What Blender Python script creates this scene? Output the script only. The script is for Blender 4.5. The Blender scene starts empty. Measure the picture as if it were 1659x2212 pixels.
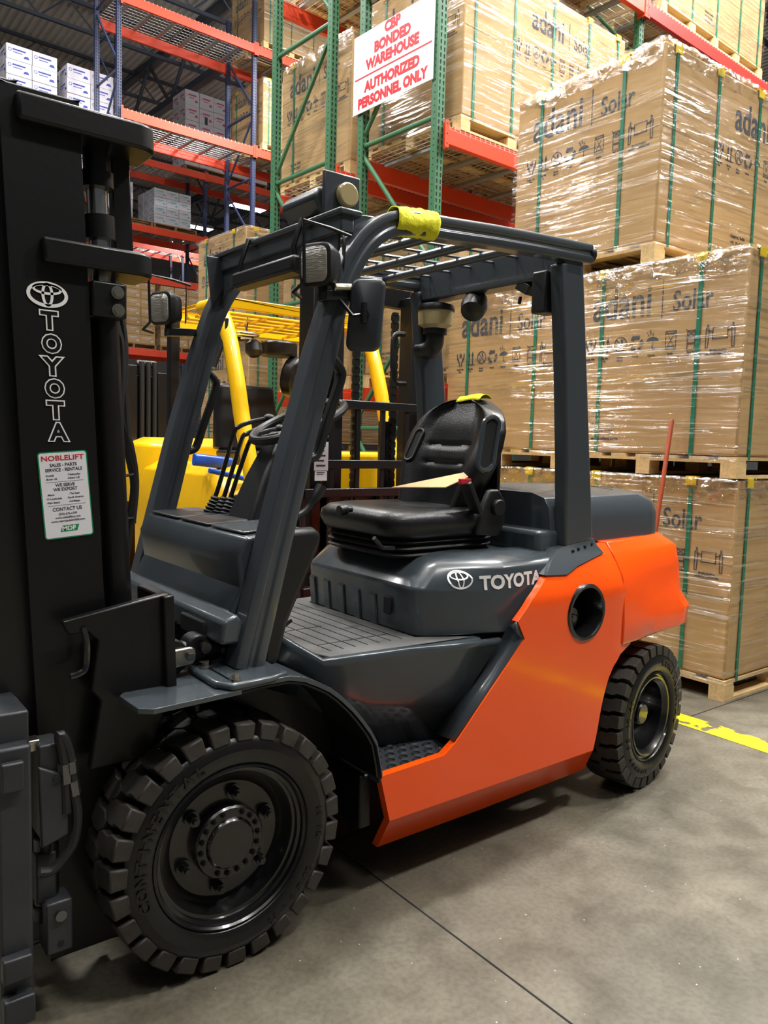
import bpy, bmesh, math, random
from mathutils import Vector, Matrix, noise as mnoise
PI = math.pi
SC = bpy.context.scene
COL = SC.collection
rnd = random.Random(7)

# ------------------------------------------------------------------ camera
FPX, PITCH, ROLL, TY = 1702.4, math.radians(5.19), math.radians(1.595), math.radians(52.14)
CAM = Vector((-.984, -1.895, 1.494))
def _rot():
    cp, sp, c, s = math.cos(PITCH), math.sin(PITCH), math.cos(ROLL), math.sin(ROLL)
    A = Matrix(((1, 0, 0), (0, -sp, -cp), (0, cp, -sp)))
    B = Matrix(((c, -s, 0), (s, c, 0), (0, 0, 1)))
    W = Matrix(((math.sin(TY), -math.cos(TY), 0), (math.cos(TY), math.sin(TY), 0), (0, 0, 1)))
    return B @ A @ W                     # rows: camera right, down, forward in world axes
RM = _rot()
cam_data = bpy.data.cameras.new('camera')
cam_data.sensor_fit = 'HORIZONTAL'
cam_data.sensor_width = 36
cam_data.lens = 36 * FPX / 1659
cam_data.clip_start = .05
cam_data.clip_end = 200
cam = bpy.data.objects.new('camera', cam_data)
COL.objects.link(cam)
cam.matrix_world = Matrix((
    (RM[0][0], -RM[1][0], -RM[2][0], CAM.x),
    (RM[0][1], -RM[1][1], -RM[2][1], CAM.y),
    (RM[0][2], -RM[1][2], -RM[2][2], CAM.z), (0, 0, 0, 1)))
SC.camera = cam
def P(px, py, axis, val):
    """where the sight line of a photo point meets the real plane axis = val"""
    d = RM.transposed() @ Vector(((px - 829.5) / FPX, (py - 1106) / FPX, 1))
    k = 'xyz'.index(axis)
    return CAM + d * ((val - CAM[k]) / d[k])

# ------------------------------------------------------------------ light
SC.view_settings.view_transform = 'Standard'
SC.view_settings.look = 'None'
SC.view_settings.gamma = 1
SC.view_settings.use_curve_mapping = False
SC.view_settings.exposure = 0.22
world = bpy.data.worlds.new('world')
SC.world = world
world.use_nodes = True
bg = world.node_tree.nodes['Background']
bg.inputs[0].default_value = (.93, .96, 1, 1)
bg.inputs[1].default_value = .055
LAMP_Z = 9.4
LAMP_POWER = 470
UPLIGHT = 1.2          # upward area lights added to brighten the roof, relative to each lamp's power
# (x, y) of every high bay lamp; the aisle of the trucks, an added fill row on the camera side, the far aisles
LAMPS = [(-3.2, 1.4, .25), (1.4, 1.9, .75), (5.6, .9, 1.15), (10, .6, 1),
         (-3.2, -3.6, .08), (1.8, -3.6, .6), (6.2, -3.4, .9),  # unseen row, added as fill for the orange near side
         (3.0, 8.6, .9), (7.5, 8.8, 1), (-1.6, 8.4, .6), (-2.0, 4.8, .5)]      # x, y, share of the full power
FAR_LAMPS = [(535, 450), (424, 492)]

# ------------------------------------------------------------------ materials
def lin(r, g, b):
    f = lambda v: (v / 255 / 12.92) if v / 255 <= .04045 else ((v / 255 + .055) / 1.055) ** 2.4
    return (f(r), f(g), f(b), 1)
MATS = {}
def mat(name, col, rough=.5, metal=0, coat=0, spec=.5, bump=0, bscale=40, stretch=(1, 1, 1), var=0, vscale=3, emit=None, alpha=None, rvar=0):
    m = bpy.data.materials.new(name)
    m.use_nodes = True
    nt = m.node_tree; N = nt.nodes; L = nt.links
    b = N['Principled BSDF']
    b.inputs['Base Color'].default_value = col
    b.inputs['Roughness'].default_value = rough
    b.inputs['Metallic'].default_value = metal
    b.inputs['Coat Weight'].default_value = coat
    b.inputs['Coat Roughness'].default_value = .08
    b.inputs['Specular IOR Level'].default_value = spec
    if bump or var or rvar:
        tc = N.new('ShaderNodeTexCoord'); mp = N.new('ShaderNodeMapping')
        mp.inputs['Scale'].default_value = stretch
        L.new(tc.outputs['Object'], mp.inputs['Vector'])
    if bump:
        n = N.new('ShaderNodeTexNoise'); n.inputs['Scale'].default_value = bscale; n.inputs['Detail'].default_value = 4
        bp = N.new('ShaderNodeBump'); bp.inputs['Strength'].default_value = bump; bp.inputs['Distance'].default_value = .01
        L.new(mp.outputs[0], n.inputs['Vector']); L.new(n.outputs['Fac'], bp.inputs['Height']); L.new(bp.outputs[0], b.inputs['Normal'])
    if var:
        n = N.new('ShaderNodeTexNoise'); n.inputs['Scale'].default_value = vscale; n.inputs['Detail'].default_value = 6
        r = N.new('ShaderNodeValToRGB')
        r.color_ramp.elements[0].position = .3; r.color_ramp.elements[1].position = .7
        r.color_ramp.elements[0].color = tuple(c * (1 - var) for c in col[:3]) + (1,)
        r.color_ramp.elements[1].color = tuple(min(1, c * (1 + var)) for c in col[:3]) + (1,)
        L.new(mp.outputs[0], n.inputs['Vector']); L.new(n.outputs['Fac'], r.inputs[0]); L.new(r.outputs[0], b.inputs['Base Color'])
    if rvar:
        n = N.new('ShaderNodeTexNoise'); n.inputs['Scale'].default_value = vscale * 2; n.inputs['Detail'].default_value = 5
        r = N.new('ShaderNodeMapRange'); r.inputs['To Min'].default_value = max(0, rough - rvar); r.inputs['To Max'].default_value = min(1, rough + rvar)
        r.inputs['From Min'].default_value = .3; r.inputs['From Max'].default_value = .7
        L.new(mp.outputs[0], n.inputs['Vector']); L.new(n.outputs['Fac'], r.inputs[0]); L.new(r.outputs[0], b.inputs['Roughness'])
    if emit:
        b.inputs['Emission Color'].default_value = emit[:3] + (1,)
        b.inputs['Emission Strength'].default_value = emit[3]
    if alpha is not None:
        b.inputs['Alpha'].default_value = alpha
    MATS[name] = m
    return m
mat('truck_grey', lin(62, 69, 74), .26, coat=.35, bump=.03, bscale=30)
mat('cowl_grey', lin(56, 63, 68), .24, coat=.6)
mat('pillar_grey', lin(60, 65, 70), .28, coat=.4, bump=.02, bscale=60)
mat('orange_paint', lin(245, 82, 9), .22, coat=.4, bump=.02, bscale=9)
mat('black_paint', lin(14, 13, 14), .4, coat=.1, bump=.05, bscale=60, spec=.35)
mat('black_steel', lin(14, 14, 16), .4, coat=.2, bump=.05, bscale=70)
mat('carriage_grey', lin(44, 46, 50), .45, bump=.1, bscale=50, var=.25, vscale=8)
mat('black_gloss', lin(20, 20, 22), .22, coat=.6)
mat('black_plastic', lin(19, 20, 22), .42, bump=.05, bscale=120)
mat('vinyl', lin(22, 22, 24), .36, bump=.12, bscale=160)
mat('hose_rubber', lin(26, 26, 27), .5)
mat('tyre', lin(13, 12, 12), .34, bump=.12, bscale=45, var=.25, vscale=9)
mat('tread', lin(48, 44, 39), .62, bump=.25, bscale=35, var=.3, vscale=12)
mat('wheel_black', lin(10, 10, 11), .3, coat=.5, bump=.05, bscale=30)
mat('chrome', lin(225, 225, 225), .2, metal=1)
mat('zinc', lin(185, 180, 168), .3, metal=1, bump=.1, bscale=60)
mat('steel', lin(120, 122, 125), .35, metal=1)
mat('white_print', lin(232, 232, 230), .5)
mat('decal_white', lin(224, 222, 228), .4)
mat('decal_green', lin(20, 135, 85), .4)
mat('decal_red', lin(190, 40, 40), .5)
mat('decal_ink', lin(50, 50, 54), .5)
mat('yellow_paint', lin(246, 190, 8), .28, coat=.6, bump=.02, bscale=12)
mat('yellow_rag', lin(226, 222, 20), .75, bump=.4, bscale=60)
mat('rag_ink', lin(40, 60, 40), .7)
mat('rack_green', lin(64, 112, 80), .42, coat=.2)
mat('rack_blue', lin(46, 56, 92), .4, coat=.2)
mat('beam_orange', lin(222, 70, 38), .42, coat=.2, bump=.03, bscale=40)
mat('beam_red', lin(186, 52, 44), .4, coat=.2)
mat('slot_dark', lin(18, 20, 22), .9)
mat('galvanized', lin(170, 172, 172), .4, metal=.7)
mat('wire', lin(205, 205, 200), .35, metal=.6)
mat('sign_white', lin(232, 236, 240), .45)
mat('sign_red', lin(205, 28, 42), .5)
mat('cardboard', lin(178, 146, 101), .8, bump=.08, bscale=30, stretch=(1, 1, 5), var=.07, vscale=4)
mat('cardboard_pale', lin(198, 170, 132), .8, bump=.08, bscale=30, var=.07, vscale=4)
mat('carton_white', lin(196, 194, 204), .7, bump=.04, bscale=30, var=.04, vscale=3)
mat('carton_pink', lin(206, 176, 178), .7, var=.05, vscale=3)
mat('box_ink', lin(66, 70, 80), .75)
mat('carton_blue', lin(52, 66, 150), .7)
mat('carton_teal', lin(80, 165, 178), .7)
mat('carton_magenta', lin(190, 70, 110), .7)
mat('strap_green', lin(30, 118, 92), .4)
mat('yellow_plastic', lin(235, 205, 20), .5)
mat('pallet_wood', lin(206, 176, 124), .75, bump=.2, bscale=20, stretch=(1, 8, 8), var=.18, vscale=6)
mat('pallet_wood_dark', lin(150, 112, 74), .8, bump=.2, bscale=20, stretch=(1, 8, 8), var=.2, vscale=6)
mat('pole_orange', lin(158, 66, 32), .55, var=.15, vscale=14)
mat('rubber_mat', lin(78, 78, 77), .6, bump=.1, bscale=60, var=.35, vscale=7)
mat('step_black', lin(58, 61, 66), .36, coat=.2)
mat('lens_glass', lin(150, 147, 138), .2, coat=.8, bump=.5, bscale=40, stretch=(1, 1, 6))
mat('mirror_back', lin(44, 48, 54), .38, coat=.2)
mat('cleaner_bowl', lin(168, 152, 112), .18, coat=.6)
mat('strap_red', lin(190, 30, 50), .4)
mat('card_tan', lin(198, 160, 112), .7)
mat('blue_plastic', lin(20, 84, 196), .4, coat=.3)
mat('ceiling_deck', lin(196, 194, 190), .55, var=.05, vscale=2)
mat('joist_dark', lin(66, 72, 84), .6)
mat('wall_paint', lin(150, 150, 150), .8)
mat('lamp_shell', lin(150, 150, 150), .5)
mat('lamp_face', lin(255, 255, 255), .5, emit=(1, .98, .95, 40))
mat('tag_paper', lin(205, 208, 212), .6)

def floor_material():
    m = bpy.data.materials.new('polished_concrete'); m.use_nodes = True
    nt = m.node_tree; N = nt.nodes; L = nt.links
    b = N['Principled BSDF']; tc = N.new('ShaderNodeTexCoord')
    def nz(scale, det, dist=0):
        n = N.new('ShaderNodeTexNoise'); n.inputs['Scale'].default_value = scale; n.inputs['Detail'].default_value = det
        n.inputs['Distortion'].default_value = dist
        L.new(tc.outputs['Object'], n.inputs['Vector']); return n
    n1 = nz(1.1, 8, .6); n2 = nz(6, 9, .4); n3 = nz(55, 8)
    r1 = N.new('ShaderNodeValToRGB'); r1.color_ramp.elements[0].position = .25; r1.color_ramp.elements[1].position = .78
    r1.color_ramp.elements[0].color = lin(78, 74, 64); r1.color_ramp.elements[1].color = lin(116, 111, 98)
    L.new(n1.outputs['Fac'], r1.inputs[0])
    r2 = N.new('ShaderNodeValToRGB'); r2.color_ramp.elements[0].position = .35; r2.color_ramp.elements[1].position = .65
    r2.color_ramp.elements[0].color = (.78, .77, .74, 1); r2.color_ramp.elements[1].color = (1.12, 1.11, 1.08, 1)
    L.new(n2.outputs['Fac'], r2.inputs[0])
    mx = N.new('ShaderNodeMix'); mx.data_type = 'RGBA'; mx.blend_type = 'MULTIPLY'; mx.inputs[0].default_value = 1
    L.new(r1.outputs[0], mx.inputs[6]); L.new(r2.outputs[0], mx.inputs[7])
    r3 = N.new('ShaderNodeValToRGB'); r3.color_ramp.elements[0].position = .3; r3.color_ramp.elements[1].position = .6
    r3.color_ramp.elements[0].color = (.68, .66, .62, 1); r3.color_ramp.elements[1].color = (1.1, 1.1, 1.08, 1)
    L.new(n3.outputs['Fac'], r3.inputs[0])
    mx2 = N.new('ShaderNodeMix'); mx2.data_type = 'RGBA'; mx2.blend_type = 'MULTIPLY'; mx2.inputs[0].default_value = .7
    L.new(mx.outputs[2], mx2.inputs[6]); L.new(r3.outputs[0], mx2.inputs[7])
    vo = N.new('ShaderNodeTexVoronoi'); vo.inputs['Scale'].default_value = 26; L.new(tc.outputs['Object'], vo.inputs['Vector'])
    fl = N.new('ShaderNodeMapRange'); fl.inputs['From Min'].default_value = .05; fl.inputs['From Max'].default_value = .085
    fl.inputs['To Min'].default_value = .75; fl.inputs['To Max'].default_value = 0
    L.new(vo.outputs['Distance'], fl.inputs[0])
    gate = N.new('ShaderNodeMath'); gate.operation = 'GREATER_THAN'; gate.inputs[1].default_value = .62; L.new(vo.outputs['Color'], gate.inputs[0])
    mul = N.new('ShaderNodeMath'); mul.operation = 'MULTIPLY'; L.new(fl.outputs[0], mul.inputs[0]); L.new(gate.outputs[0], mul.inputs[1])
    mx3 = N.new('ShaderNodeMix'); mx3.data_type = 'RGBA'; mx3.inputs[7].default_value = lin(196, 188, 170)
    L.new(mul.outputs[0], mx3.inputs[0]); L.new(mx2.outputs[2], mx3.inputs[6])
    L.new(mx3.outputs[2], b.inputs['Base Color'])
    mr = N.new('ShaderNodeMapRange'); mr.inputs['To Min'].default_value = .3; mr.inputs['To Max'].default_value = .6
    L.new(n2.outputs['Fac'], mr.inputs[0]); L.new(mr.outputs[0], b.inputs['Roughness'])
    bp = N.new('ShaderNodeBump'); bp.inputs['Strength'].default_value = .08; bp.inputs['Distance'].default_value = .01
    L.new(n3.outputs['Fac'], bp.inputs['Height']); L.new(bp.outputs[0], b.inputs['Normal'])
    MATS['concrete'] = m
floor_material()

def worn_paint():
    m = bpy.data.materials.new('worn_yellow_paint'); m.use_nodes = True
    nt = m.node_tree; N = nt.nodes; L = nt.links
    b = N['Principled BSDF']; b.inputs['Base Color'].default_value = lin(244, 222, 10); b.inputs['Roughness'].default_value = .5
    tc = N.new('ShaderNodeTexCoord'); n = N.new('ShaderNodeTexNoise'); n.inputs['Scale'].default_value = 9; n.inputs['Detail'].default_value = 9
    r = N.new('ShaderNodeValToRGB'); r.color_ramp.elements[0].position = .4; r.color_ramp.elements[1].position = .47
    L.new(tc.outputs['Object'], n.inputs['Vector']); L.new(n.outputs['Fac'], r.inputs[0]); L.new(r.outputs[0], b.inputs['Alpha'])
    MATS['worn_yellow'] = m
worn_paint()

def film_material(name, base, hi, sc, strength):
    """clear stretch film: mostly see-through, glossy on its wrinkles"""
    m = bpy.data.materials.new(name); m.use_nodes = True
    nt = m.node_tree; N = nt.nodes; L = nt.links
    for n in list(N): N.remove(n)
    out = N.new('ShaderNodeOutputMaterial'); mixs = N.new('ShaderNodeMixShader')
    tr = N.new('ShaderNodeBsdfTransparent'); gl = N.new('ShaderNodeBsdfGlossy')
    tr.inputs[0].default_value = (.97, .97, .96, 1)
    gl.inputs['Roughness'].default_value = .1; gl.inputs[0].default_value = (1, 1, 1, 1)
    tc = N.new('ShaderNodeTexCoord'); mp = N.new('ShaderNodeMapping')
    mp.inputs['Scale'].default_value = sc; mp.inputs['Rotation'].default_value = (math.radians(4), math.radians(5), 0)
    L.new(tc.outputs['Object'], mp.inputs['Vector'])
    n = N.new('ShaderNodeTexNoise'); n.inputs['Scale'].default_value = 1; n.inputs['Detail'].default_value = 5; n.inputs['Distortion'].default_value = .7
    L.new(mp.outputs[0], n.inputs['Vector'])
    bp = N.new('ShaderNodeBump'); bp.inputs['Strength'].default_value = strength; bp.inputs['Distance'].default_value = .03
    L.new(n.outputs['Fac'], bp.inputs['Height']); L.new(bp.outputs[0], gl.inputs['Normal'])
    n2 = N.new('ShaderNodeTexNoise'); n2.inputs['Scale'].default_value = .8; n2.inputs['Detail'].default_value = 6; n2.inputs['Distortion'].default_value = 1.2
    L.new(mp.outputs[0], n2.inputs['Vector'])
    r = N.new('ShaderNodeMapRange'); r.inputs['From Min'].default_value = .48; r.inputs['From Max'].default_value = .62
    r.inputs['To Min'].default_value = base; r.inputs['To Max'].default_value = hi
    L.new(n2.outputs['Fac'], r.inputs[0])
    L.new(r.outputs[0], mixs.inputs[0]); L.new(tr.outputs[0], mixs.inputs[1]); L.new(gl.outputs[0], mixs.inputs[2])
    L.new(mixs.outputs[0], out.inputs[0])
    MATS[name] = m
film_material('film', .022, .4, (1.6, 1.6, 38), 1.0)
film_material('film_crumpled', .14, .5, (9, 9, 12), 1.0)

# ------------------------------------------------------------------ object helpers
ORG = {}
def tag(o, label=None, cat=None, group=None, kind=None):
    if label: o['label'] = label
    if cat: o['category'] = cat
    if group: o['group'] = group
    if kind: o['kind'] = kind
    return o
def thing(name, label, cat, loc=(0, 0, 0), rz=0, group=None, local=False):
    """an Empty at the thing's base; parts are then given in world axes (or, with local=True, in the thing's own)"""
    o = bpy.data.objects.new(name, None); COL.objects.link(o)
    o.empty_display_size = .1
    o.location = loc; o.rotation_euler = (0, 0, rz)
    ORG[o.name] = Vector((0, 0, 0)) if local else Vector(loc)
    return tag(o, label, cat, group)
def dup(root, loc=None, rz=None, label=None, group=None):
    r = root.copy(); COL.objects.link(r)
    if loc is not None: r.location = loc
    if rz is not None: r.rotation_euler = (0, 0, rz)
    if label: r['label'] = label
    if group: r['group'] = group
    for ch in list(root.children):
        c = ch.copy(); COL.objects.link(c); c.parent = r
        for g in list(ch.children):
            d = g.copy(); COL.objects.link(d); d.parent = c
    return r

def frame_from(d, up=Vector((0, 0, 1))):
    d = d.normalized()
    if abs(d.dot(up)) > .98: up = Vector((0, 1, 0))
    s = d.cross(up).normalized(); u = s.cross(d).normalized()
    return s, u
def catmull(pts, n=6, closed=False):
    pts = [Vector(p) for p in pts]
    out = []
    k = len(pts)
    rng = range(k if closed else k - 1)
    for i in rng:
        p0 = pts[(i - 1) % k] if (closed or i > 0) else pts[0] * 2 - pts[1]
        p1 = pts[i]; p2 = pts[(i + 1) % k]
        p3 = pts[(i + 2) % k] if (closed or i < k - 2) else pts[-1] * 2 - pts[-2]
        for j in range(n):
            t = j / n
            out.append(.5 * ((2 * p1) + (p2 - p0) * t + (2 * p0 - 5 * p1 + 4 * p2 - p3) * t * t + (3 * p1 - p0 - 3 * p2 + p3) * t ** 3))
    if not closed: out.append(pts[-1])
    return out
def rrect(w, h, r, n=3):
    out = []
    for (sx, sy, a0) in ((1, 1, 0), (-1, 1, 90), (-1, -1, 180), (1, -1, 270)):
        for i in range(n + 1):
            a = math.radians(a0 + 90 * i / n)
            out.append((sx * (w / 2 - r) + r * math.cos(a), sy * (h / 2 - r) + r * math.sin(a)))
    return out

class MB:
    def __init__(s): s.bm = bmesh.new(); s.cur = 0
    def mat(s, i):
        for f in s.bm.faces:
            if not f.tag: f.material_index = s.cur; f.tag = True
        s.cur = i; return s
    def loft(s, rings, cap0=True, cap1=True, closed=True, loop=False):
        V = [[s.bm.verts.new(p) for p in r] for r in rings]
        n = len(V[0])
        for a, b in list(zip(V[:-1], V[1:])) + ([(V[-1], V[0])] if loop else []):
            for i in range(n if closed else n - 1):
                j = (i + 1) % n
                try: s.bm.faces.new((a[i], a[j], b[j], b[i]))
                except ValueError: pass
        if not loop:
            if cap0 and n > 2: s.bm.faces.new(list(reversed(V[0])))
            if cap1 and n > 2: s.bm.faces.new(V[-1])
        return s
    def box(s, c, d, R=None):
        c = Vector(c); x, y, z = d[0] / 2, d[1] / 2, d[2] / 2
        q = [Vector(p) for p in ((-x, -y, -z), (x, -y, -z), (x, y, -z), (-x, y, -z), (-x, -y, z), (x, -y, z), (x, y, z), (-x, y, z))]
        if R is not None: q = [R @ p for p in q]
        q = [p + c for p in q]
        return s.loft([q[:4], q[4:]])
    def bb(s, a, b):
        return s.box([(a[i] + b[i]) / 2 for i in range(3)], [abs(b[i] - a[i]) for i in range(3)])
    def prism(s, pts, axis, a, b, inset=None):
        def m(p, v): return {'x': (v, p[0], p[1]), 'y': (p[0], v, p[1]), 'z': (p[0], p[1], v)}[axis]
        return s.loft([[Vector(m(p, a)) for p in pts], [Vector(m(p, b)) for p in pts]])
    def sweep(s, path, prof, up=(0, 0, 1), closed=False, scale=None, cap=True):
        path = [Vector(p) for p in path]; up = Vector(up); rings = []
        k = len(path)
        for i, p in enumerate(path):
            if closed: d = path[(i + 1) % k] - path[i - 1]
            else: d = path[min(i + 1, k - 1)] - path[max(i - 1, 0)]
            sd, u = frame_from(d, up)
            f = scale[i] if scale else 1
            rings.append([p + sd * (a * f) + u * (b * f) for a, b in prof])
        return s.loft(rings, cap, cap, loop=closed)
    def tube(s, path, r, n=10, closed=False, cap=True):
        path = [Vector(p) for p in path]; k = len(path); rings = []
        pu = None
        for i, p in enumerate(path):
            if closed: d = path[(i + 1) % k] - path[i - 1]
            else: d = path[min(i + 1, k - 1)] - path[max(i - 1, 0)]
            d.normalize()
            if pu is None: sd, u = frame_from(d)
            else:
                u = (pu - d * pu.dot(d)).normalized(); sd = d.cross(u)
            pu = u
            rr = r[i] if isinstance(r, (list, tuple)) else r
            rings.append([p + sd * (rr * math.cos(2 * PI * j / n)) + u * (rr * math.sin(2 * PI * j / n)) for j in range(n)])
        return s.loft(rings, cap, cap, loop=closed)
    def cyl(s, a, b, r, n=16, r2=None):
        return s.tube([a, b], [r, r if r2 is None else r2], n)
    def lathe(s, prof, org, axis, n=32, closed_prof=False, cap=True):
        """prof: (radius, height along axis)"""
        org = Vector(org); ax = Vector(axis).normalized(); sd, u = frame_from(ax)
        rings = []
        for r, h in prof:
            rings.append([org + ax * h + sd * (r * math.cos(2 * PI * j / n)) + u * (r * math.sin(2 * PI * j / n)) for j in range(n)])
        return s.loft(rings, cap and not closed_prof, cap and not closed_prof, loop=closed_prof)
    def ball(s, c, r, n=12, sc=(1, 1, 1)):
        M_ = Matrix.Translation(Vector(c)) @ Matrix.Diagonal((sc[0], sc[1], sc[2], 1))
        bmesh.ops.create_uvsphere(s.bm, u_segments=n, v_segments=max(4, n // 2 + 1), radius=r, matrix=M_)
        return s
    def face(s, pts):
        s.bm.faces.new([s.bm.verts.new(p) for p in pts]); return s
    def sheet(s, pts, th, nrm):
        """a flat polygon with thickness"""
        nrm = Vector(nrm).normalized() * th
        return s.loft([[Vector(p) for p in pts], [Vector(p) + nrm for p in pts]])
    def grid(s, fn, nu, nv):
        V = [[s.bm.verts.new(fn(i / nu, j / nv)) for j in range(nv + 1)] for i in range(nu + 1)]
        for i in range(nu):
            for j in range(nv):
                s.bm.faces.new((V[i][j], V[i + 1][j], V[i + 1][j + 1], V[i][j + 1]))
        return s
    def text(s, body, size, X, Y, O, depth=.0008, bold=0, align='LEFT', sx=1, spacing=1.0, shear=0):
        """raised lettering: X is the reading direction, Y is up, O the start of the baseline"""
        X = Vector(X).normalized(); Y = Vector(Y).normalized(); Z = X.cross(Y)
        for v, f in text_geo(body, bold / size, align, spacing, shear):
            bv = [s.bm.verts.new(Vector(O) + X * (p[0] * size * sx) + Y * (p[1] * size) + Z * (depth if p[2] > 0 else 0)) for p in v]
            for q in f:
                try: s.bm.faces.new([bv[i] for i in q])
                except ValueError: pass
        return s
    def stroke(s, pts, w, X, Y, O, depth=.0008, closed=False):
        """a flat printed line through 2-D points"""
        X = Vector(X).normalized(); Y = Vector(Y).normalized(); Z = X.cross(Y) * depth; O = Vector(O)
        pr = list(zip(pts[:-1], pts[1:])) + ([(pts[-1], pts[0])] if closed else [])
        for a, b in pr:
            dx, dy = b[0] - a[0], b[1] - a[1]; l = math.hypot(dx, dy) or 1
            ex, ey = dx / l * w / 2, dy / l * w / 2; nx, ny = -ey, ex
            q = [(a[0] - ex + nx, a[1] - ey + ny), (a[0] - ex - nx, a[1] - ey - ny), (b[0] + ex - nx, b[1] + ey - ny), (b[0] + ex + nx, b[1] + ey + ny)]
            s.face([O + X * u + Y * v + Z for u, v in q])
        return s
    def poly2(s, pts, X, Y, O, depth=.0008):
        X = Vector(X).normalized(); Y = Vector(Y).normalized(); Z = X.cross(Y) * depth; O = Vector(O)
        return s.face([O + X * u + Y * v + Z for u, v in pts])
    def ring2(s, rx, ry, w, X, Y, O, c=(0, 0), depth=.0008, n=40, wy=None):
        X = Vector(X).normalized(); Y = Vector(Y).normalized(); Z = X.cross(Y) * depth; O = Vector(O) + X * c[0] + Y * c[1] + Z
        wy = wy or w
        A = [s.bm.verts.new(O + X * (rx * math.cos(2 * PI * i / n)) + Y * (ry * math.sin(2 * PI * i / n))) for i in range(n)]
        B = [s.bm.verts.new(O + X * ((rx - w) * math.cos(2 * PI * i / n)) + Y * ((ry - wy) * math.sin(2 * PI * i / n))) for i in range(n)]
        for i in range(n):
            j = (i + 1) % n; s.bm.faces.new((A[i], A[j], B[j], B[i]))
        return s
    def xf(s, M_):
        bmesh.ops.transform(s.bm, matrix=M_, verts=s.bm.verts[:]); return s
    def build(s, name, material, parent=None, bevel=0, seg=2, smooth=35, label=None, sub=0):
        s.mat(0)
        bmesh.ops.remove_doubles(s.bm, verts=s.bm.verts[:], dist=1e-5)
        bmesh.ops.recalc_face_normals(s.bm, faces=s.bm.faces[:])
        me = bpy.data.meshes.new(name); s.bm.to_mesh(me); s.bm.free()
        for q in ([material] if isinstance(material, str) else material): me.materials.append(MATS[q])
        o = bpy.data.objects.new(name, me); COL.objects.link(o)
        if parent is not None:
            org = ORG.get(parent.name)
            if org is None: org = ORG.get(parent.parent.name)
            ORG[o.name] = org
            if org.length: me.transform(Matrix.Translation(-org))
            o.parent = parent
        if smooth:
            me.polygons.foreach_set('use_smooth', [True] * len(me.polygons))
            me.set_sharp_from_angle(angle=math.radians(smooth))
        if sub:
            m = o.modifiers.new('sub', 'SUBSURF'); m.levels = sub; m.render_levels = sub
        if bevel:
            m = o.modifiers.new('bevel', 'BEVEL'); m.width = bevel; m.segments = seg; m.limit_method = 'ANGLE'; m.angle_limit = math.radians(38)
        if label: o['label'] = label
        return o
_TXT = {}
def text_geo(body, bold, align, spacing, shear):
    key = (body, round(bold, 4), align, spacing, shear)
    if key not in _TXT:
        cu = bpy.data.curves.new('lettering', 'FONT'); cu.body = body; cu.size = 1; cu.offset = bold; cu.extrude = .5
        cu.align_x = align; cu.space_character = spacing; cu.shear = shear; cu.resolution_u = 3
        o = bpy.data.objects.new('lettering', cu); COL.objects.link(o)
        dg = bpy.context.evaluated_depsgraph_get()
        me = bpy.data.meshes.new_from_object(o.evaluated_get(dg))
        _TXT[key] = [([tuple(v.co) for v in me.vertices], [tuple(p.vertices) for p in me.polygons])]
        bpy.data.objects.remove(o); bpy.data.curves.remove(cu); bpy.data.meshes.remove(me)
    return _TXT[key]
def structure(o): o['kind'] = 'structure'; return o
X1, Y1, Z1 = Vector((1, 0, 0)), Vector((0, 1, 0)), Vector((0, 0, 1))

# ================================================================== SETTING
m = MB(); m.bb((-14, -12, -.2), (36, 46, 0)); structure(m.build('floor', 'concrete'))
for (a, b, nm) in (((-14, .425, -.003), (36, .431, .0012), 'trim_1'), ((.603, -12, -.003), (.609, 46, .0012), 'trim_2'),
                   ((6.6, -12, -.003), (6.606, 46, .0012), 'trim_3')):
    m = MB(); m.bb(a, b); structure(m.build(nm, 'slot_dark'))
m = MB(); m.grid(lambda u, v: Vector((2.87 + .16 * u + .004 * math.sin(v * 40), -3 + 9 * v, .0022)), 4, 60)
tag(m.build('floor_line', 'worn_yellow'), 'worn yellow painted line on the concrete floor behind the rear tyre', 'floor line')
m = MB(); m.bb((-14, 45.5, 0), (36, 45.8, 13.2)); structure(m.build('wall_back', 'wall_paint'))
m = MB(); m.bb((35.7, -12, 0), (36, 45.5, 13.2)); structure(m.build('wall_right', 'wall_paint'))
# corrugated roof deck, flutes running away from the trucks
m = MB()
prof = []
x = -14.0
while x < 36:
    prof += [(x, 12.95), (x + .07, 12.95), (x + .1, 13.02), (x + .17, 13.02)]; x += .2
V0 = [m.bm.verts.new((a, -12, z)) for a, z in prof]; V1 = [m.bm.verts.new((a, 46, z)) for a, z in prof]
for i in range(len(prof) - 1): m.bm.faces.new((V0[i], V0[i + 1], V1[i + 1], V1[i]))
structure(m.build('ceiling', 'ceiling_deck', smooth=0))
# open web joists and girders
def web(n, L, axis, z0, z1, r):
    m = MB()
    for z in (z0, z1):
        m.bb((0, -r, z - r), (L, r, z + r))
    for i in range(n):
        a, b, c = L * i / n, L * (i + .5) / n, L * (i + 1) / n
        m.cyl((a, 0, z1), (b, 0, z0), r * .55, 5); m.cyl((b, 0, z0), (c, 0, z1), r * .55, 5)
    return m
m = web(30, 44, 'x', 12.2, 12.88, .045)
j0 = structure(m.build('trim_4', 'joist_dark', smooth=0)); j0.location = (-12, 5.0, 0); j0.rotation_euler.z = math.radians(2.44)
k = 5
for y in (8, 11, 14, 17, 20, 23, 26, 30, 34, 38):
    c = j0.copy(); COL.objects.link(c); c.name = 'trim_%d' % k; k += 1; c.location.y = y
m = web(16, 48, 'y', 11.3, 12.85, .1); m.xf(Matrix.Rotation(PI / 2, 4, 'Z'))
g0 = structure(m.build('trim_%d' % k, 'joist_dark', smooth=0)); g0.location = (2.6, -4, 0); g0.rotation_euler.z = math.radians(2.44)
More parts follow.
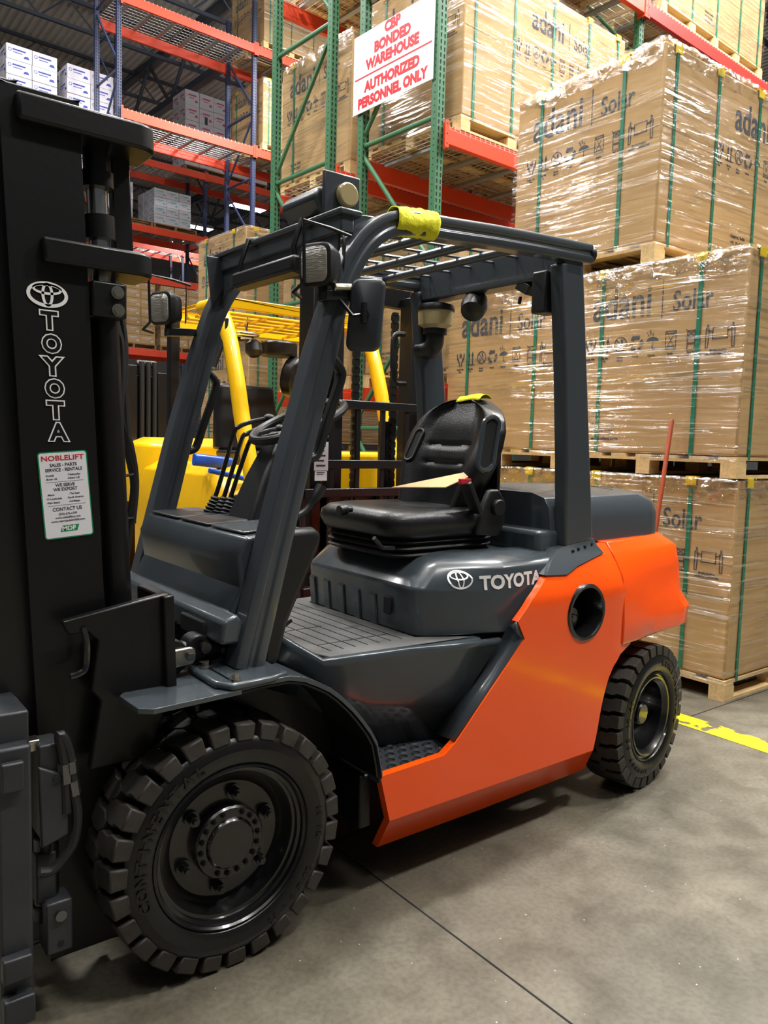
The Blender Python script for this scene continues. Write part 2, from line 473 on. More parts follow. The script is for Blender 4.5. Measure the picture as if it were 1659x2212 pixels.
for x in (9.8, 17.2):
    k += 1
    c = g0.copy(); COL.objects.link(c); c.name = 'trim_%d' % k; c.location.x = x

# ------------------------------------------------------------------ high bay lamps
def bay_lamp():
    t = thing('high_bay_lamp', 'white high bay lamp out of view under the roof joists, some added as fill', 'lamp', (0, 0, LAMP_Z), group='high bay lamps', local=True)
    m = MB(); m.loft([[(-.62, -.12, .16), (.62, -.12, .16), (.62, .12, .16), (-.62, .12, .16)], [(-.64, -.22, .02), (.64, -.22, .02), (.64, .22, .02), (-.64, .22, .02)]])
    m.build('housing', 'lamp_shell', t)
    m = MB(); m.bb((-.6, -.19, 0), (.6, .19, .015)); m.build('diffuser', 'lamp_face', t)
    m = MB()
    for sx in (-.5, .5): m.cyl((sx, 0, .16), (sx, 0, 12.96 - LAMP_Z), .008, 6)
    m.build('hanger', 'steel', t)
    return t
lamp0 = bay_lamp()
def area(loc, power, sx=1.2, sy=.4):
    ld = bpy.data.lights.new('lamp_or_fill', 'AREA'); ld.shape = 'RECTANGLE'; ld.size = sx; ld.size_y = sy; ld.energy = power; ld.color = (1, .985, .96)
    lo = bpy.data.objects.new('lamp_or_fill', ld); COL.objects.link(lo); lo.location = loc; return lo
for i, (x, y, share) in enumerate(LAMPS):
    o = lamp0 if i == 0 else dup(lamp0)
    o.location = (x, y, LAMP_Z); pw = LAMP_POWER * share; area((x, y, LAMP_Z - .03), pw); area((x, y, LAMP_Z + .2), pw * UPLIGHT).rotation_euler.x = PI  # second area faces up, added to brighten the roof deck
for i, (px, py) in enumerate(FAR_LAMPS):
    d = RM.transposed() @ Vector(((px - 829.5) / FPX, (py - 1106) / FPX, 1)); p = CAM + d * ((LAMP_Z - CAM.z) / d.z)
    o = dup(lamp0, p, None, ('high bay lamp glaring above the wrapped pallet behind the yellow forklift', 'high bay lamp glaring at the end of the far racks')[i], 'far lamps')
    area(p - Vector((0, 0, .03)), LAMP_POWER)

# ================================================================== PALLET RACKS
RZ = math.radians(2.44)
RC, RS = math.cos(RZ), math.sin(RZ)
GREEN0 = Vector((3.33, 3.06, 0)); BLUE0 = Vector((3.83, 11.85, 0))
def rk(o, x, y, z=0): return Vector((o.x + RC * x - RS * y, o.y + RS * x + RC * y, z))
def post_mb(h, y, w=.078, d=.07):
    """an open C section post, its slotted face to the front"""
    m = MB(); t = .006
    sgn = 1
    pts = [(-w / 2, y), (w / 2, y), (w / 2, y + d), (w / 2 - .02, y + d), (w / 2 - .02, y + d - t), (w / 2 - t, y + d - t), (w / 2 - t, y + t), (-w / 2 + t, y + t), (-w / 2 + t, y + d - t), (-w / 2 + .02, y + d - t), (-w / 2 + .02, y + d), (-w / 2, y + d)]
    return m.prism(pts, 'z', 0, h)
def slots_mb(m, h, y, w=.078, d=.07, z0=1.2):
    z = z0
    while z < h - .05:
        for sx in (-.02, .02):   # teardrop slots in the front face
            m.prism([(sx - .0045, z - .017), (sx + .0045, z - .017), (sx + .008, z + .006), (sx + .005, z + .016), (sx - .005, z + .016), (sx - .008, z + .006)], 'y', y - .0012, y + .001)
        for s in (-1, 1):        # round holes in the sides
            m.cyl((s * (w / 2 - .001), y + .035, z + .025), (s * (w / 2 + .0012), y + .035, z + .025), .006, 6)
        z += .0508
    return m
def upright(col, h, label, group, depth=1.03, detail=True, braces=None, z0=1.2):
    t = thing('rack_upright', label, 'rack frame', group=group, local=True)
    for y in (0, depth - .07):
        m = post_mb(h, y).mat(1)
        if detail: slots_mb(m, h, y, z0=z0)
        m.build('post', (col, 'slot_dark'), t, smooth=0)
    for z in (braces or [.35, 1.6, 2.85, 4.1, 5.35, 6.6, 7.85]):
        if z < h:
            m = MB(); m.sweep([(0, .06, z), (0, depth - .06, z)], rrect(.036, .036, .008, 2), (0, 0, 1)); m.build('horizontal_brace', col, t)
    zs = [z for z in (braces or [.35, 1.6, 2.85, 4.1, 5.35, 6.6, 7.85]) if z < h]
    for i in range(len(zs) - 1):
        a, b = ((.06, depth - .06), (depth - .06, .06))[i % 2]
        m = MB(); m.sweep([(0, a, zs[i] + .1), (0, b, zs[i + 1] - .1)], rrect(.034, .034, .008, 2), (1, 0, 0)); m.build('diagonal_brace', col, t)
    for y in (.035, depth - .035): m = MB(); m.bb((-.07, y - .08, 0), (.07, y + .08, .01)); m.build('base_plate', col, t)
    return t
def beam(L, col, label, group, h=.15):
    t = thing('rack_beam', label, 'rack beam', group=group, local=True)
    m = MB(); m.prism([(-.052, -h), (0, -h), (0, 0), (-.03, 0), (-.03, -.03), (-.052, -.03)], 'x', .045, L - .045); 
    m.build('beam_tube', col, t, bevel=.004, smooth=0)
    for x, s in ((.0425, 1), (L - .0425, -1)):
        m = MB(); m.bb((x - .003, -.056, -h - .03), (x + .003, .03, .03)); m.bb((x - .04 * s, -.06, -h - .03), (x, -.054, .03))
        e = m.build('end_connector', col, t)
        m = MB()
        for z in (-h, -h / 2, 0): m.cyl((x - .02 * s, -.0615, z), (x - .02 * s, -.059, z), .006, 6)
        m.build('connector_pin', 'slot_dark', e)
    return t
def deck(L, depth, label, group, step=.06, rungs=3):
    """half-bay wire deck: mesh with turned-down front edge over channel supports"""
    t = thing('wire_deck', label, 'wire deck', group=group, local=True)
    m = MB(); r = .0026; x = 0
    while x <= L + .001:
        m.bb((x - r, -.06, -r), (x + r, depth, r)); m.bb((x - r, -.063, -.055), (x + r, -.058, r)); x += step
    y = 0
    while y <= depth:
        m.bb((0, y - r, -2 * r), (L, y + r, 0)); y += .1
    m.bb((0, -.064, -.056), (L, -.058, -.05))
    m.build('wire_mesh', 'wire', t, smooth=0)
    for i in range(rungs):
        x = L * (i + .5) / rungs
        m = MB(); m.prism([(x - .03, -.035), (x + .03, -.035), (x + .03, -.008), (x - .03, -.008)], 'y', -.01, depth - .03); m.build('support_channel', 'galvanized', t, smooth=0)
    return t
def wide_beam(*a, **k): return beam(*a, **k)
BAY = 2.74
# --- green racks, two rows back to back
up0 = upright('rack_green', 9, 'green rack end frame that carries the white warehouse sign', None, z0=1.4)
up0.location = rk(GREEN0, 0, 0); up0.rotation_euler.z = RZ
u = dup(up0, rk(GREEN0, 0, 1.45), RZ, 'green rack end frame of the rear row, left of the sign'); 
dup(up0, rk(GREEN0, BAY, 0), RZ, 'green rack frame one bay behind, seen above the top wrapped pallet')
dup(up0, rk(GREEN0, BAY, 1.45), RZ, 'green rack frame of the rear row one bay in, behind wrapped cartons')
gb = beam(BAY, 'beam_orange', '', None)
first = True
LV = [(1.98, 'lowest'), (4.02, 'middle'), (5.95, 'top')]
for row, y0 in (('front', 0), ('rear', 1.45)):
    for z, nm in LV:
        for side, yy in (('aisle', 0), ('inner', 1.03)):
            for bay in (0, 1):
                if bay and row == 'rear': continue
                o = gb if first else dup(gb); first = False
                o.location = rk(GREEN0, bay * BAY, y0 + yy, z); o.rotation_euler.z = RZ
                if yy:
                    o.location = rk(GREEN0, (bay + 1) * BAY, y0 + yy, z); o.rotation_euler.z = RZ + PI
                o['label'] = '%s orange beam on the %s side of the green %s rack row, %s' % (nm, side, row, 'first bay from the sign' if not bay else 'second bay from the sign')
                if z > 5 and row == 'front' and bay == 1:
                    for c in o.children: c.data = c.data.copy(); c.data.materials[0] = MATS['beam_red']
dk = deck(BAY / 2 - .06, 1.0, '', None)
first = True
for row, y0 in (('front', 0), ('rear', 1.45)):
    for z, nm in LV[1:]:
        for h in range(4 if row == 'front' else 2):
            o = dk if first else dup(dk); first = False
            o.location = rk(GREEN0, .06 + h * BAY / 2, y0 + .015, z); o.rotation_euler.z = RZ
            o['label'] = '%s wire deck of the %s green rack row, %s half bay from the sign' % (nm, row, ('first', 'second', 'third', 'fourth')[h])
# --- the hanging sign
A, B_, C_, D_ = [P(px, py, 'x', 3.27) for px, py in ((777.1, 80.4), (937, 0), (934.3, 173.3), (769.6, 252.3))]
sg = thing('warehouse_sign', 'white sign with red lettering hung across the green rack end frame', 'sign', rk(GREEN0, -.05, .045, 4.37), RZ, local=True)
W_, H_ = 1.04, .665
m = MB(); m.bb((-.006, 0, 0), (0, W_, H_)); m.build('sign_board', 'sign_white', sg, bevel=.002)
SX, SY, SO = Vector((0, -1, 0)), Z1, Vector((-.0065, W_, 0))
for s, y, sz in (('CBP', .575, .094), ('BONDED', .458, .094), ('WAREHOUSE', .342, .094), ('AUTHORIZED', .165, .094), ('PERSONNEL ONLY', .04, .094)):
    m = MB(); m.text(s, sz * 1.22, SX, SY, SO + Vector((0, -W_ / 2, y)), .0015, .006, 'CENTER', .98 if len(s) < 12 else .92); m.build('red_lettering', 'sign_red', sg, smooth=0)
m = MB(); m.stroke([(.03, .295), (W_ - .03, .295)], .012, SX, SY, SO, .0012); m.build('red_rule', 'sign_red', sg, smooth=0)

# --- blue racks further away
bu = upright('rack_blue', 9.6, '', 'blue rack frames', depth=1.07, z0=3.5, braces=[.4, 1.6, 2.8, 4.0, 5.2, 6.4, 7.6, 8.9])
bb_ = beam(2.6, 'beam_orange', '', None, h=.17)
dkb = deck(1.27, 1.04, '', None, step=.075)
ROWS = [(BLUE0, 0, 3, (6.95, 8.8), 'nearest'), (Vector((1.66, 13.05, 0)), 0, 1, (6.13,), 'short left'), (Vector((5.5, 17.55, 0)), -1, 3, (3.6, 5.4, 6.6, 8.2), 'second'), (Vector((6.0, 26, 0)), 0, 4, (6.6, 8.2), 'farthest')]
fu = fb = fd = True
ORD = ('first', 'second', 'third', 'fourth', 'fifth', 'sixth')
for o0, b0, b1, levels, rn in ROWS:
    for b in range(b0, b1 + 1):
        o = bu if fu else dup(bu); fu = False
        o.location = rk(o0, b * 2.6, 0); o.rotation_euler.z = RZ; o['label'] = 'blue rack frame in the %s blue row, %s from its left end' % (rn, ORD[b - b0])
        if b == b1: continue
        for li, z in enumerate(levels):
            ln = {1: ('only',), 2: ('lower', 'upper'), 4: ('lowest', 'second', 'third', 'top')}[len(levels)][li]
            for yy in (0, 1.07):
                o = bb_ if fb else dup(bb_); fb = False
                o.location = rk(o0, (b + (1 if yy else 0)) * 2.6, yy, z); o.rotation_euler.z = RZ + (PI if yy else 0)
                o['label'] = '%s orange %s beam of the %s blue rack row, %s bay from the left' % (ln, 'rear' if yy else 'front', rn, ORD[b - b0])
            for h in (0, 1):
                o = dkb if fd else dup(dkb); fd = False
                o.location = rk(o0, b * 2.6 + .045 + h * 1.3, .015, z); o.rotation_euler.z = RZ
                o['label'] = '%s wire deck of the %s blue rack row, %s half of the %s bay' % (ln, rn, ('left', 'right')[h], ORD[b - b0])

# ================================================================== WRAPPED PALLET LOADS
def symbols(m, X, Y, O, s=.108):
    """the printed row of handling marks, each in a cell s wide; O is the left end of the row"""
    O = Vector(O); w = s * .05
    def at(i): return O + Vector(X) * (i * s * 1.1)
    q = at(0)                                                        # open hands under a parcel
    for sg_ in (-1, 1):
        m.stroke([(.5 * s + sg_ * .1 * s, 0), (.5 * s + sg_ * .13 * s, .25 * s), (.5 * s + sg_ * .32 * s, .5 * s), (.5 * s + sg_ * .36 * s, .85 * s)], w * 2.2, X, Y, q)
        m.stroke([(.5 * s + sg_ * .2 * s, .3 * s), (.5 * s + sg_ * .22 * s, .55 * s)], w * 1.6, X, Y, q)
    m.poly2([(.36 * s, .68 * s), (.5 * s, .58 * s), (.64 * s, .68 * s), (.64 * s, .86 * s), (.5 * s, .95 * s), (.36 * s, .86 * s)], X, Y, q)
    q = at(1)                                                        # two arrows up
    for cx in (.33, .67):
        m.stroke([(cx * s, .12 * s), (cx * s, .75 * s)], w * 2, X, Y, q)
        m.poly2([((cx - .13) * s, .66 * s), ((cx + .13) * s, .66 * s), (cx * s, 1.0 * s)], X, Y, q)
    m.stroke([(.12 * s, .04 * s), (.88 * s, .04 * s)], w * 1.6, X, Y, q)
    q = at(2)                                                        # no stepping
    m.ring2(.46 * s, .46 * s, w * 1.5, X, Y, q, (.5 * s, .5 * s))
    m.stroke([(.2 * s, .8 * s), (.8 * s, .2 * s)], w * 1.4, X, Y, q)
    m.poly2([(.5 * s, .82 * s), (.66 * s, .76 * s), (.66 * s, .55 * s), (.55 * s, .5 * s)], X, Y, q)
    m.poly2([(.28 * s, .45 * s), (.42 * s, .4 * s), (.38 * s, .2 * s), (.28 * s, .24 * s)], X, Y, q)
    q = at(3)                                                        # three chasing arrows
    for k in range(3):
        a = math.radians(90 + 120 * k)
        def pt(r, d): return (.5 * s + r * s * math.cos(a + math.radians(d)), .48 * s + r * s * math.sin(a + math.radians(d)))
        m.poly2([pt(.5, -28), pt(.5, 22), pt(.3, 34), pt(.3, -42)], X, Y, q)
        m.poly2([pt(.6, 22), pt(.44, 62), pt(.2, 40)], X, Y, q)
    q = at(4)                                                        # umbrella and rain
    m.poly2([(.5 * s + .42 * s * math.cos(math.radians(t)), .48 * s + .3 * s * math.sin(math.radians(t))) for t in range(0, 181, 20)], X, Y, q)
    m.stroke([(.5 * s, .5 * s), (.5 * s, .1 * s), (.58 * s, .02 * s), (.66 * s, .1 * s)], w * 1.3, X, Y, q)
    for i, j in ((.2, .85), (.35, .95), (.5, .88), (.12, .98), (.3, 1.08)): m.stroke([(i * s, j * s), ((i + .04) * s, (j + .07) * s)], w, X, Y, q)
    q = at(5.1)                                                      # hourglass in a frame
    m.stroke([(.15 * s, 0), (.8 * s, 0), (.8 * s, s), (.15 * s, s)], w, X, Y, q, closed=True)
    m.stroke([(.22 * s, .06 * s), (.73 * s, .94 * s)], w * .9, X, Y, q); m.stroke([(.73 * s, .06 * s), (.22 * s, .94 * s)], w * .9, X, Y, q)
    for t in (.14, .86): m.stroke([(.3 * s, t * s), (.65 * s, t * s)], w, X, Y, q)
    q = at(6.3)                                                      # stacking limit
    for i in range(3): m.stroke([(.2 * s, (.36 * i - .12) * s), (.65 * s, (.36 * i - .12) * s), (.65 * s, (.36 * i + .2) * s), (.2 * s, (.36 * i + .2) * s)], w, X, Y, q, closed=True)
    m.stroke([(.1 * s, .55 * s), (.75 * s, 1.0 * s)], w, X, Y, q); m.stroke([(.75 * s, .55 * s), (.1 * s, 1.0 * s)], w, X, Y, q)
    q = at(7.4)                                                      # two people carrying a panel
    m.stroke([(.5 * s, .35 * s), (1.35 * s, .35 * s), (1.35 * s, .95 * s), (.5 * s, .95 * s)], w, X, Y, q, closed=True)
    for bx, d in ((.2, 1), (1.65, -1)):
        m.ring2(.07 * s, .08 * s, w, X, Y, q, (bx * s, 1.08 * s), n=14)
        m.stroke([(bx * s, 1.0 * s), ((bx - .1 * d) * s, .9 * s), ((bx - .1 * d) * s, -.12 * s), ((bx + .03 * d) * s, -.12 * s), ((bx + .08 * d) * s, .85 * s)], w, X, Y, q, closed=True)
        m.stroke([(bx * s, .82 * s), ((bx + .3 * d) * s, .75 * s)], w * 1.2, X, Y, q)
    for i, tx in ((0, 'Handle With\nCare'), (1, 'This Side\nUp'), (2, 'Do not\nstep on'), (3, 'Recycle'), (4, 'Keep dry'), (5.1, 'Fragile'), (6.3, 'Stack limit'), (7.75, 'Module should be\nhandled by 2 persons only')):
        m.text(tx, s * .17, X, Y, at(i) + Vector(X) * (s * .48) + Vector(Y) * (-.32 * s), .0008, .0006, 'CENTER', .8)
def fit_text(m, s, width, height, X, Y, O, bold=0, depth=.0008):
    """lettering stretched to a given total width and capital/ascender height"""
    v, _ = text_geo(s, round(bold, 4), 'LEFT', 1.0, 0)[0]
    x0 = min(p[0] for p in v); x1 = max(p[0] for p in v); y1 = max(p[1] for p in v); y0 = min(p[1] for p in v if True)
    size = height / y1; sx = width / ((x1 - x0) * size)
    m.text(s, size, X, Y, Vector(O) - Vector(X).normalized() * (x0 * size * sx), depth, bold * size, 'LEFT', sx)
def logo(m, X, Y, O):
    fit_text(m, 'adani', .445, .19, X, Y, O, .016)
    m.stroke([(.525, -.03), (.525, .2)], .007, X, Y, O)
    fit_text(m, 'Solar', .262, .118, X, Y, Vector(O) + Vector(X) * .6 + Vector(Y) * .005, .012)
BL, BW, PZ = 2.26, 1.25, .125
def load_box(H, name='boxed_pallet', film_top=1.0, crumple=True, film=True, flat=True):
    t = thing(name, '', 'pallet load', local=True)
    # pallet: three runners of blocks, deck and bottom boards
    m = MB()
    for i in range(7): y = .06 + (BW - .12) * i / 6; m.bb((0, y - .055, PZ - .02), (BL, y + .055, PZ))
    for x in (.05, BL / 2, BL - .05): m.bb((x - .05, 0, PZ - .038), (x + .05, BW, PZ - .02))
    p = m.build('pallet', 'pallet_wood', t, smooth=0)
    for y in (.05, BW / 2, BW - .05):
        m = MB(); m.bb((0, y - .05, 0), (BL, y + .05, .018)); m.build('bottom_board', 'pallet_wood', p, smooth=0)
        for x in (.055, BL * .28, BL / 2, BL * .72, BL - .055):
            m = MB(); m.bb((x - .055, y - .05, .018), (x + .055, y + .05, PZ - .038)); m.build('pallet_block', 'pallet_wood', p, smooth=0)
    z0 = PZ + .004
    m = MB(); m.bb((.012, .012, z0), (BL - .012, BW - .012, z0 + H)); m.build('carton', 'cardboard', t, bevel=.014, seg=3)
    zt = z0 + H
    XL, XO = Vector((0, -1, 0)), Vector((.0105, BW, 0))
    YL, YO = Vector((1, 0, 0)), Vector((0, .0105, 0))
    for nm, fn in (('printed_logo', 'l'), ('handling_symbols', 's'), ('printed_address', 'a')):
        for X, O, off in ((XL, XO, .17), (YL, YO, .84)):
            m = MB()
            if fn == 'l': logo(m, X, Z1, O + X * off + Z1 * (z0 + H * .735))
            elif fn == 's': symbols(m, X, Z1, O + X * (off - .06 if off < .5 else .62) + Z1 * (z0 + H * .545))
            else:
                for i, s in enumerate(('Gujarat, India', '+91 79 2555', 'www.adani.com')): m.text(s, .034, X, Z1, O + X * (off + .03) + Z1 * (z0 + .17 - .045 * i), .0008, .0005)
            m.build(nm, 'box_ink', t, smooth=0)
    w = .013
    for y in (BW * .24, BW * .8):                       # lengthways straps, down the end face
        m = MB(); m.bb((.003, y - w, .11), (.0075, y + w, zt + .006)); m.bb((.003, y - w, zt + .002), (BL - .003, y + w, zt + .006)); m.bb((BL - .0075, y - w, .11), (BL - .003, y + w, zt + .006))
        m.build('strap', 'strap_green', t, smooth=0)
        m = MB(); m.bb((-.002, y - .034, zt - .045), (.004, y + .034, zt + .011)); m.bb((-.002, y - .034, zt + .006), (.05, y + .034, zt + .011)); m.build('edge_protector', 'yellow_plastic', t, smooth=0)
    for x in (.14, .62, 1.14, 1.66, 2.12):              # crossways straps, down the long face
        m = MB(); m.bb((x - w, .003, .11), (x + w, .0075, zt + .006)); m.bb((x - w, .003, zt + .002), (x + w, BW - .003, zt + .006)); m.bb((x - w, BW - .0075, .11), (x + w, BW - .003, zt + .006))
        m.build('strap', 'strap_green', t, smooth=0)
        m = MB(); m.bb((x - .034, -.002, zt - .045), (x + .034, .004, zt + .011)); m.bb((x - .034, -.002, zt + .006), (x + .034, .05, zt + .011)); m.build('edge_protector', 'yellow_plastic', t, smooth=0)
    if film:
        m = MB()
        def wr(a, b, s):
            n = mnoise.noise(Vector((a * 2.3 + s, b * 13, s))) * .007 + mnoise.noise(Vector((a * 6 + s, b * 34 + a * 5, s + 5))) * .004
            return max(.002, .008 + n)
        ft = z0 + H * film_top
        zz = lambda v: .1 + (ft - .1) * v
        m.grid(lambda u, v: Vector((-wr(u * BW, zz(v), 1), u * BW, zz(v))), 24, 60)
        m.grid(lambda u, v: Vector((u * BL, -wr(u * BL, zz(v), 2), zz(v))), 36, 60)
        m.grid(lambda u, v: Vector((BL + wr(u * BW, zz(v), 3), u * BW, zz(v))), 6, 30)
        m.grid(lambda u, v: Vector((u * BL, BW + wr(u * BL, zz(v), 4), zz(v))), 6, 30)
        m.build('stretch_film', 'film', t, smooth=180)
    if crumple:
        m = MB()
        def cr(a, b, s): return mnoise.noise(Vector((a * 9 + s, b * 9, s))) * .03 + mnoise.noise(Vector((a * 25, b * 25 + s, s))) * .013
        def lip(edge):
            def fn(u, v):
                d = v * .26                                 # runs up the face, over the edge and onto the top
                drop = .11 + .05 * mnoise.noise(Vector((u * 5, edge, 3)))
                k = cr(u * (BW if edge == 0 else BL), d, 10 + edge)
                if d < .13: out, z = -.012 - abs(k) * .7, zt - drop + drop * d / .13
                else: out, z = -.012 + (d - .13) * .9, zt + (.008 if flat else .012 + abs(k) * .8)
                return Vector((out, u * BW, z)) if edge == 0 else Vector((u * BL, out, z))
            return fn
        m.grid(lip(0), 60, 12); m.grid(lip(1), 100, 12)
        m.build('film_edge', 'film_crumpled', t, smooth=180)
    return t
LB = load_box(1.19)
LB.location = (3.415, .46, 1.329)
LB['label'] = 'strapped solar panel carton, middle of the floor stack right of the rear pillar'
def load_at(x, y, z, label, rz=0, src=None): return dup(src or LB, (x, y, z), rz, label)
load_at(3.43, .45, 0, 'wrapped panel carton on a pallet standing on the floor, bottom of the right stack')
load_at(3.415, 1.742, 1.329, 'strapped panel carton seen between the guard pillars, behind the driver seat')
load_at(3.43, 1.75, 0, 'panel carton on the floor behind the engine hood, left bottom of the stack')
LT = load_box(1.2, film_top=.86, flat=False)
LT.location = (3.42, 1.09, 2.658); LT.rotation_euler.z = math.radians(-1)
LT['label'] = 'topmost panel carton of the floor stack, film torn below its bare upper edge'
LR = load_box(1.3, film_top=1.0, crumple=False)
LR.location = rk(GREEN0, .2, -.03, 4.03); LR.rotation_euler.z = RZ
LR['label'] = 'panel carton on the middle deck of the front green rack, right of the sign'
R_ = lambda x, y, z, lab: dup(LB, rk(GREEN0, x, y, z), RZ, lab)
R_(.2, 1.44, 4.03, 'wrapped panel carton in the rear green rack row, seen left of the sign')
R_(.25, -.02, 1.99, 'wrapped panel carton on the lowest deck of the front green rack, under the orange beam')
R_(.25, 1.44, 1.99, 'wrapped panel carton on the lowest deck of the rear green rack row')
R_(.3, -.02, 5.96, 'wrapped panel carton on the top deck of the front green rack above the sign')
R_(.3, 1.44, 5.96, 'wrapped panel carton on the top deck of the rear green rack row')
dup(LR, rk(GREEN0, BAY + .3, -.02, 5.96), RZ, 'wrapped load on its pallet above the red beam at the top right')
# floor loads behind the yellow forklift
p = CAM + (RM.transposed() @ Vector(((532 - 829.5) / FPX, (470 - 1106) / FPX, 1))) * 9.3
load_at(p.x, p.y, 2.66, 'wrapped panel carton high behind the yellow guard, under the glaring lamp', RZ)
load_at(p.x + .05, p.y, 1.33, 'wrapped panel carton behind the yellow guard, middle of its stack', RZ)
load_at(p.x, p.y, 0, 'wrapped panel carton behind the yellow hood, bottom of its stack', RZ)

# loads in the nearest blue row, right of its bay
for (x, z, lab) in ((2.75, 8.8, 'film wrapped brown load on the upper beam of the nearest blue rack'), (2.75, 6.95, 'film wrapped brown load on the lower beam of the nearest blue rack')):
    dup(LB, rk(BLUE0, x, -.05, z), RZ, lab)
# ------------------------------------------------------------------ stacked cartons on the far racks
def carton(sz, col, ink, nm):
    t = thing('carton', '', 'carton', local=True)
    m = MB(); m.bb((.003, .003, 0), (sz[0] - .003, sz[1] - .003, sz[2] - .004)); m.build('box', col, t, bevel=.006)
    m = MB()
    for X, O, L in ((Vector((1, 0, 0)), Vector((0, .0025, 0)), sz[0]), (Vector((0, -1, 0)), Vector((.0025, sz[1], 0)), sz[1])):
        m.ring2(L * .07, L * .07, L * .02, X, Z1, O, (L * .14, sz[2] * .62), n=16)
        m.stroke([(L * .28, sz[2] * .68), (L * .72, sz[2] * .68)], sz[2] * .1, X, Z1, O)
        m.stroke([(L * .28, sz[2] * .5), (L * .6, sz[2] * .5)], sz[2] * .05, X, Z1, O)
        m.poly2([(L * .66, sz[2] * .25), (L * .9, sz[2] * .25), (L * .84, sz[2] * .42), (L * .72, sz[2] * .42)], X, Z1, O)
    m.build('print', ink, t, smooth=0)
    m = MB(); m.bb((.002, sz[1] * .44, -.0), (sz[0] - .002, sz[1] * .56, sz[2] - .003)); m.build('tape', 'cardboard_pale' if col == 'cardboard' else col, t)
    return t
def skid(L, W):
    t = thing('pallet', '', 'pallet', local=True)
    m = MB()
    for i in range(6): y = .05 + (W - .1) * i / 5; m.bb((0, y - .045, .1), (L, y + .045, .12))
    m.build('deck_boards', 'pallet_wood_dark', t, smooth=0)
    for x in (.02, L / 2, L - .02): mm = MB(); mm.bb((x - .02, 0, .015), (x + .02, W, .1)); mm.build('stringer', 'pallet_wood_dark', t, smooth=0)
    for y in (0, W - .09): m = MB(); m.bb((0, y, 0), (L, y + .09, .015)); m.build('bottom_board', 'pallet_wood_dark', t, smooth=0)
    return t
NTH = ('first', 'second', 'third', 'fourth', 'fifth', 'sixth', 'seventh')
SKID = skid(1.16, 1.0); skid_used = False
def stack(o0, x, y, z, sz, nx, ny, nz, src, label, group, seed, skidlab, dx=0):
    global skid_used
    r = random.Random(seed)
    s = SKID if not skid_used else dup(SKID); skid_used = True
    s.location = rk(o0, x + dx, y, z + .006); s.rotation_euler.z = RZ; s['label'] = skidlab
    for k in range(nz):
        for i in range(nx):
            for j in range(ny):
                if i > 0 and j > 0 and k < nz - 1: continue      # the heart of the stack shows nowhere
                o = src if not src.get('used') else dup(src)
                src['used'] = 1
                o.location = rk(o0, x + i * sz[0] + r.uniform(-.006, .006), y + j * sz[1] + r.uniform(-.006, .006), z + .128 + k * sz[2])
                o.rotation_euler.z = RZ; o['group'] = group
                o['label'] = '%s, %s tier up, %s column, %s' % (label, NTH[k], NTH[i], ('front', 'middle', 'rear')[j] if ny > 2 else ('front', 'rear')[j])
cw1 = carton((.42, .4, .25), 'carton_white', 'carton_blue', 'w')
cw2 = carton((.39, .36, .365), 'carton_white', 'carton_magenta', 'p')
cw3 = carton((.33, .33, .21), 'carton_white', 'carton_teal', 't')
cb = carton((.38, .33, .22), 'cardboard', 'carton_white', 'b')
SL, SB = ROWS[1][0], ROWS[2][0]
stack(SL, .7, .06, 6.13, (.42, .4, .25), 2, 2, 7, cw1, 'white carton with blue print, left stack above the mast', 'blue print cartons, left stack', 1, 'brown pallet under the left stack of blue print cartons', -.32)
stack(SL, 1.72, .1, 6.13, (.42, .4, .25), 2, 2, 7, cw1, 'white carton with blue print, right stack above the mast', 'blue print cartons, right stack', 2, 'brown pallet under the right stack of blue print cartons', -.16)
stack(SB, 2.02, .0, 8.2, (.39, .36, .365), 3, 2, 5, cw2, 'pale pink-print carton, stack between the blue rack posts', 'pink print cartons, left stack', 3, 'brown pallet under the pink print cartons between the blue posts')
stack(SB, 3.27, .0, 8.2, (.39, .36, .365), 3, 2, 5, cw2, 'pale pink-print carton, stack beside the far blue post', 'pink print cartons, right stack', 4, 'brown pallet under the pink print cartons beside the far blue post')
stack(SB, .0, .0, 6.6, (.33, .33, .21), 2, 3, 4, cw3, 'white teal-print carton, narrow stack right of the mast', 'teal print cartons, narrow stack', 5, 'brown pallet under the narrow stack of teal print cartons')
stack(SB, 1.2, .0, 6.6, (.33, .33, .21), 3, 3, 4, cw3, 'white teal-print carton, wide stack left of the lamp', 'teal print cartons, wide stack', 6, 'brown pallet under the wide stack of teal print cartons')
for i in range(3):
    stack(SB, .1 + 1.27 * i, .0, 3.6, (.38, .33, .22), 3, 2, 7, cb, 'brown carton, %s stack under the lowest far beam' % ('left', 'middle', 'right')[i], 'brown cartons under the far beam, stack %s' % 'abc'[i], 7 + i, 'brown pallet under the %s stack of brown cartons' % ('left', 'middle', 'right')[i])

# ================================================================== YELLOW FORKLIFT BEHIND
def yq(px, py, y): return P(px, py, 'y', y)
G0 = P(475, 660, 'z', 2.25); GY = G0.y                 # near left corner of its guard
GX0 = G0.x; GX1 = GX0 + 1.1
YK = thing('forklift', 'yellow forklift parked behind the grey cab, mast towards the orange truck', 'forklift', (GX0 + .5, GY + .9, 0))
ZG = 2.25
m = MB(); m.bb((GX0, GY, ZG - .005), (GX1, GY + .02, ZG + .05)); m.bb((GX0, GY, ZG + .03), (GX0 + .03, GY + .72, ZG + .05)); m.bb((GX1 - .03, GY, ZG - .03), (GX1, GY + .72, ZG + .05)); m.bb((GX0, GY + .72, ZG - .06), (GX1, GY + .78, ZG + .05)); m.build('guard_frame', 'yellow_paint', YK, bevel=.006)
for i in range(5):
    m = MB(); m.box(((GX0 + GX1) / 2, GY + .1 + i * .135, ZG - .02), (1.06, .045, .014), Matrix.Rotation(math.radians(-6), 3, 'X')); m.build('guard_slat', 'yellow_paint', YK, bevel=.003)
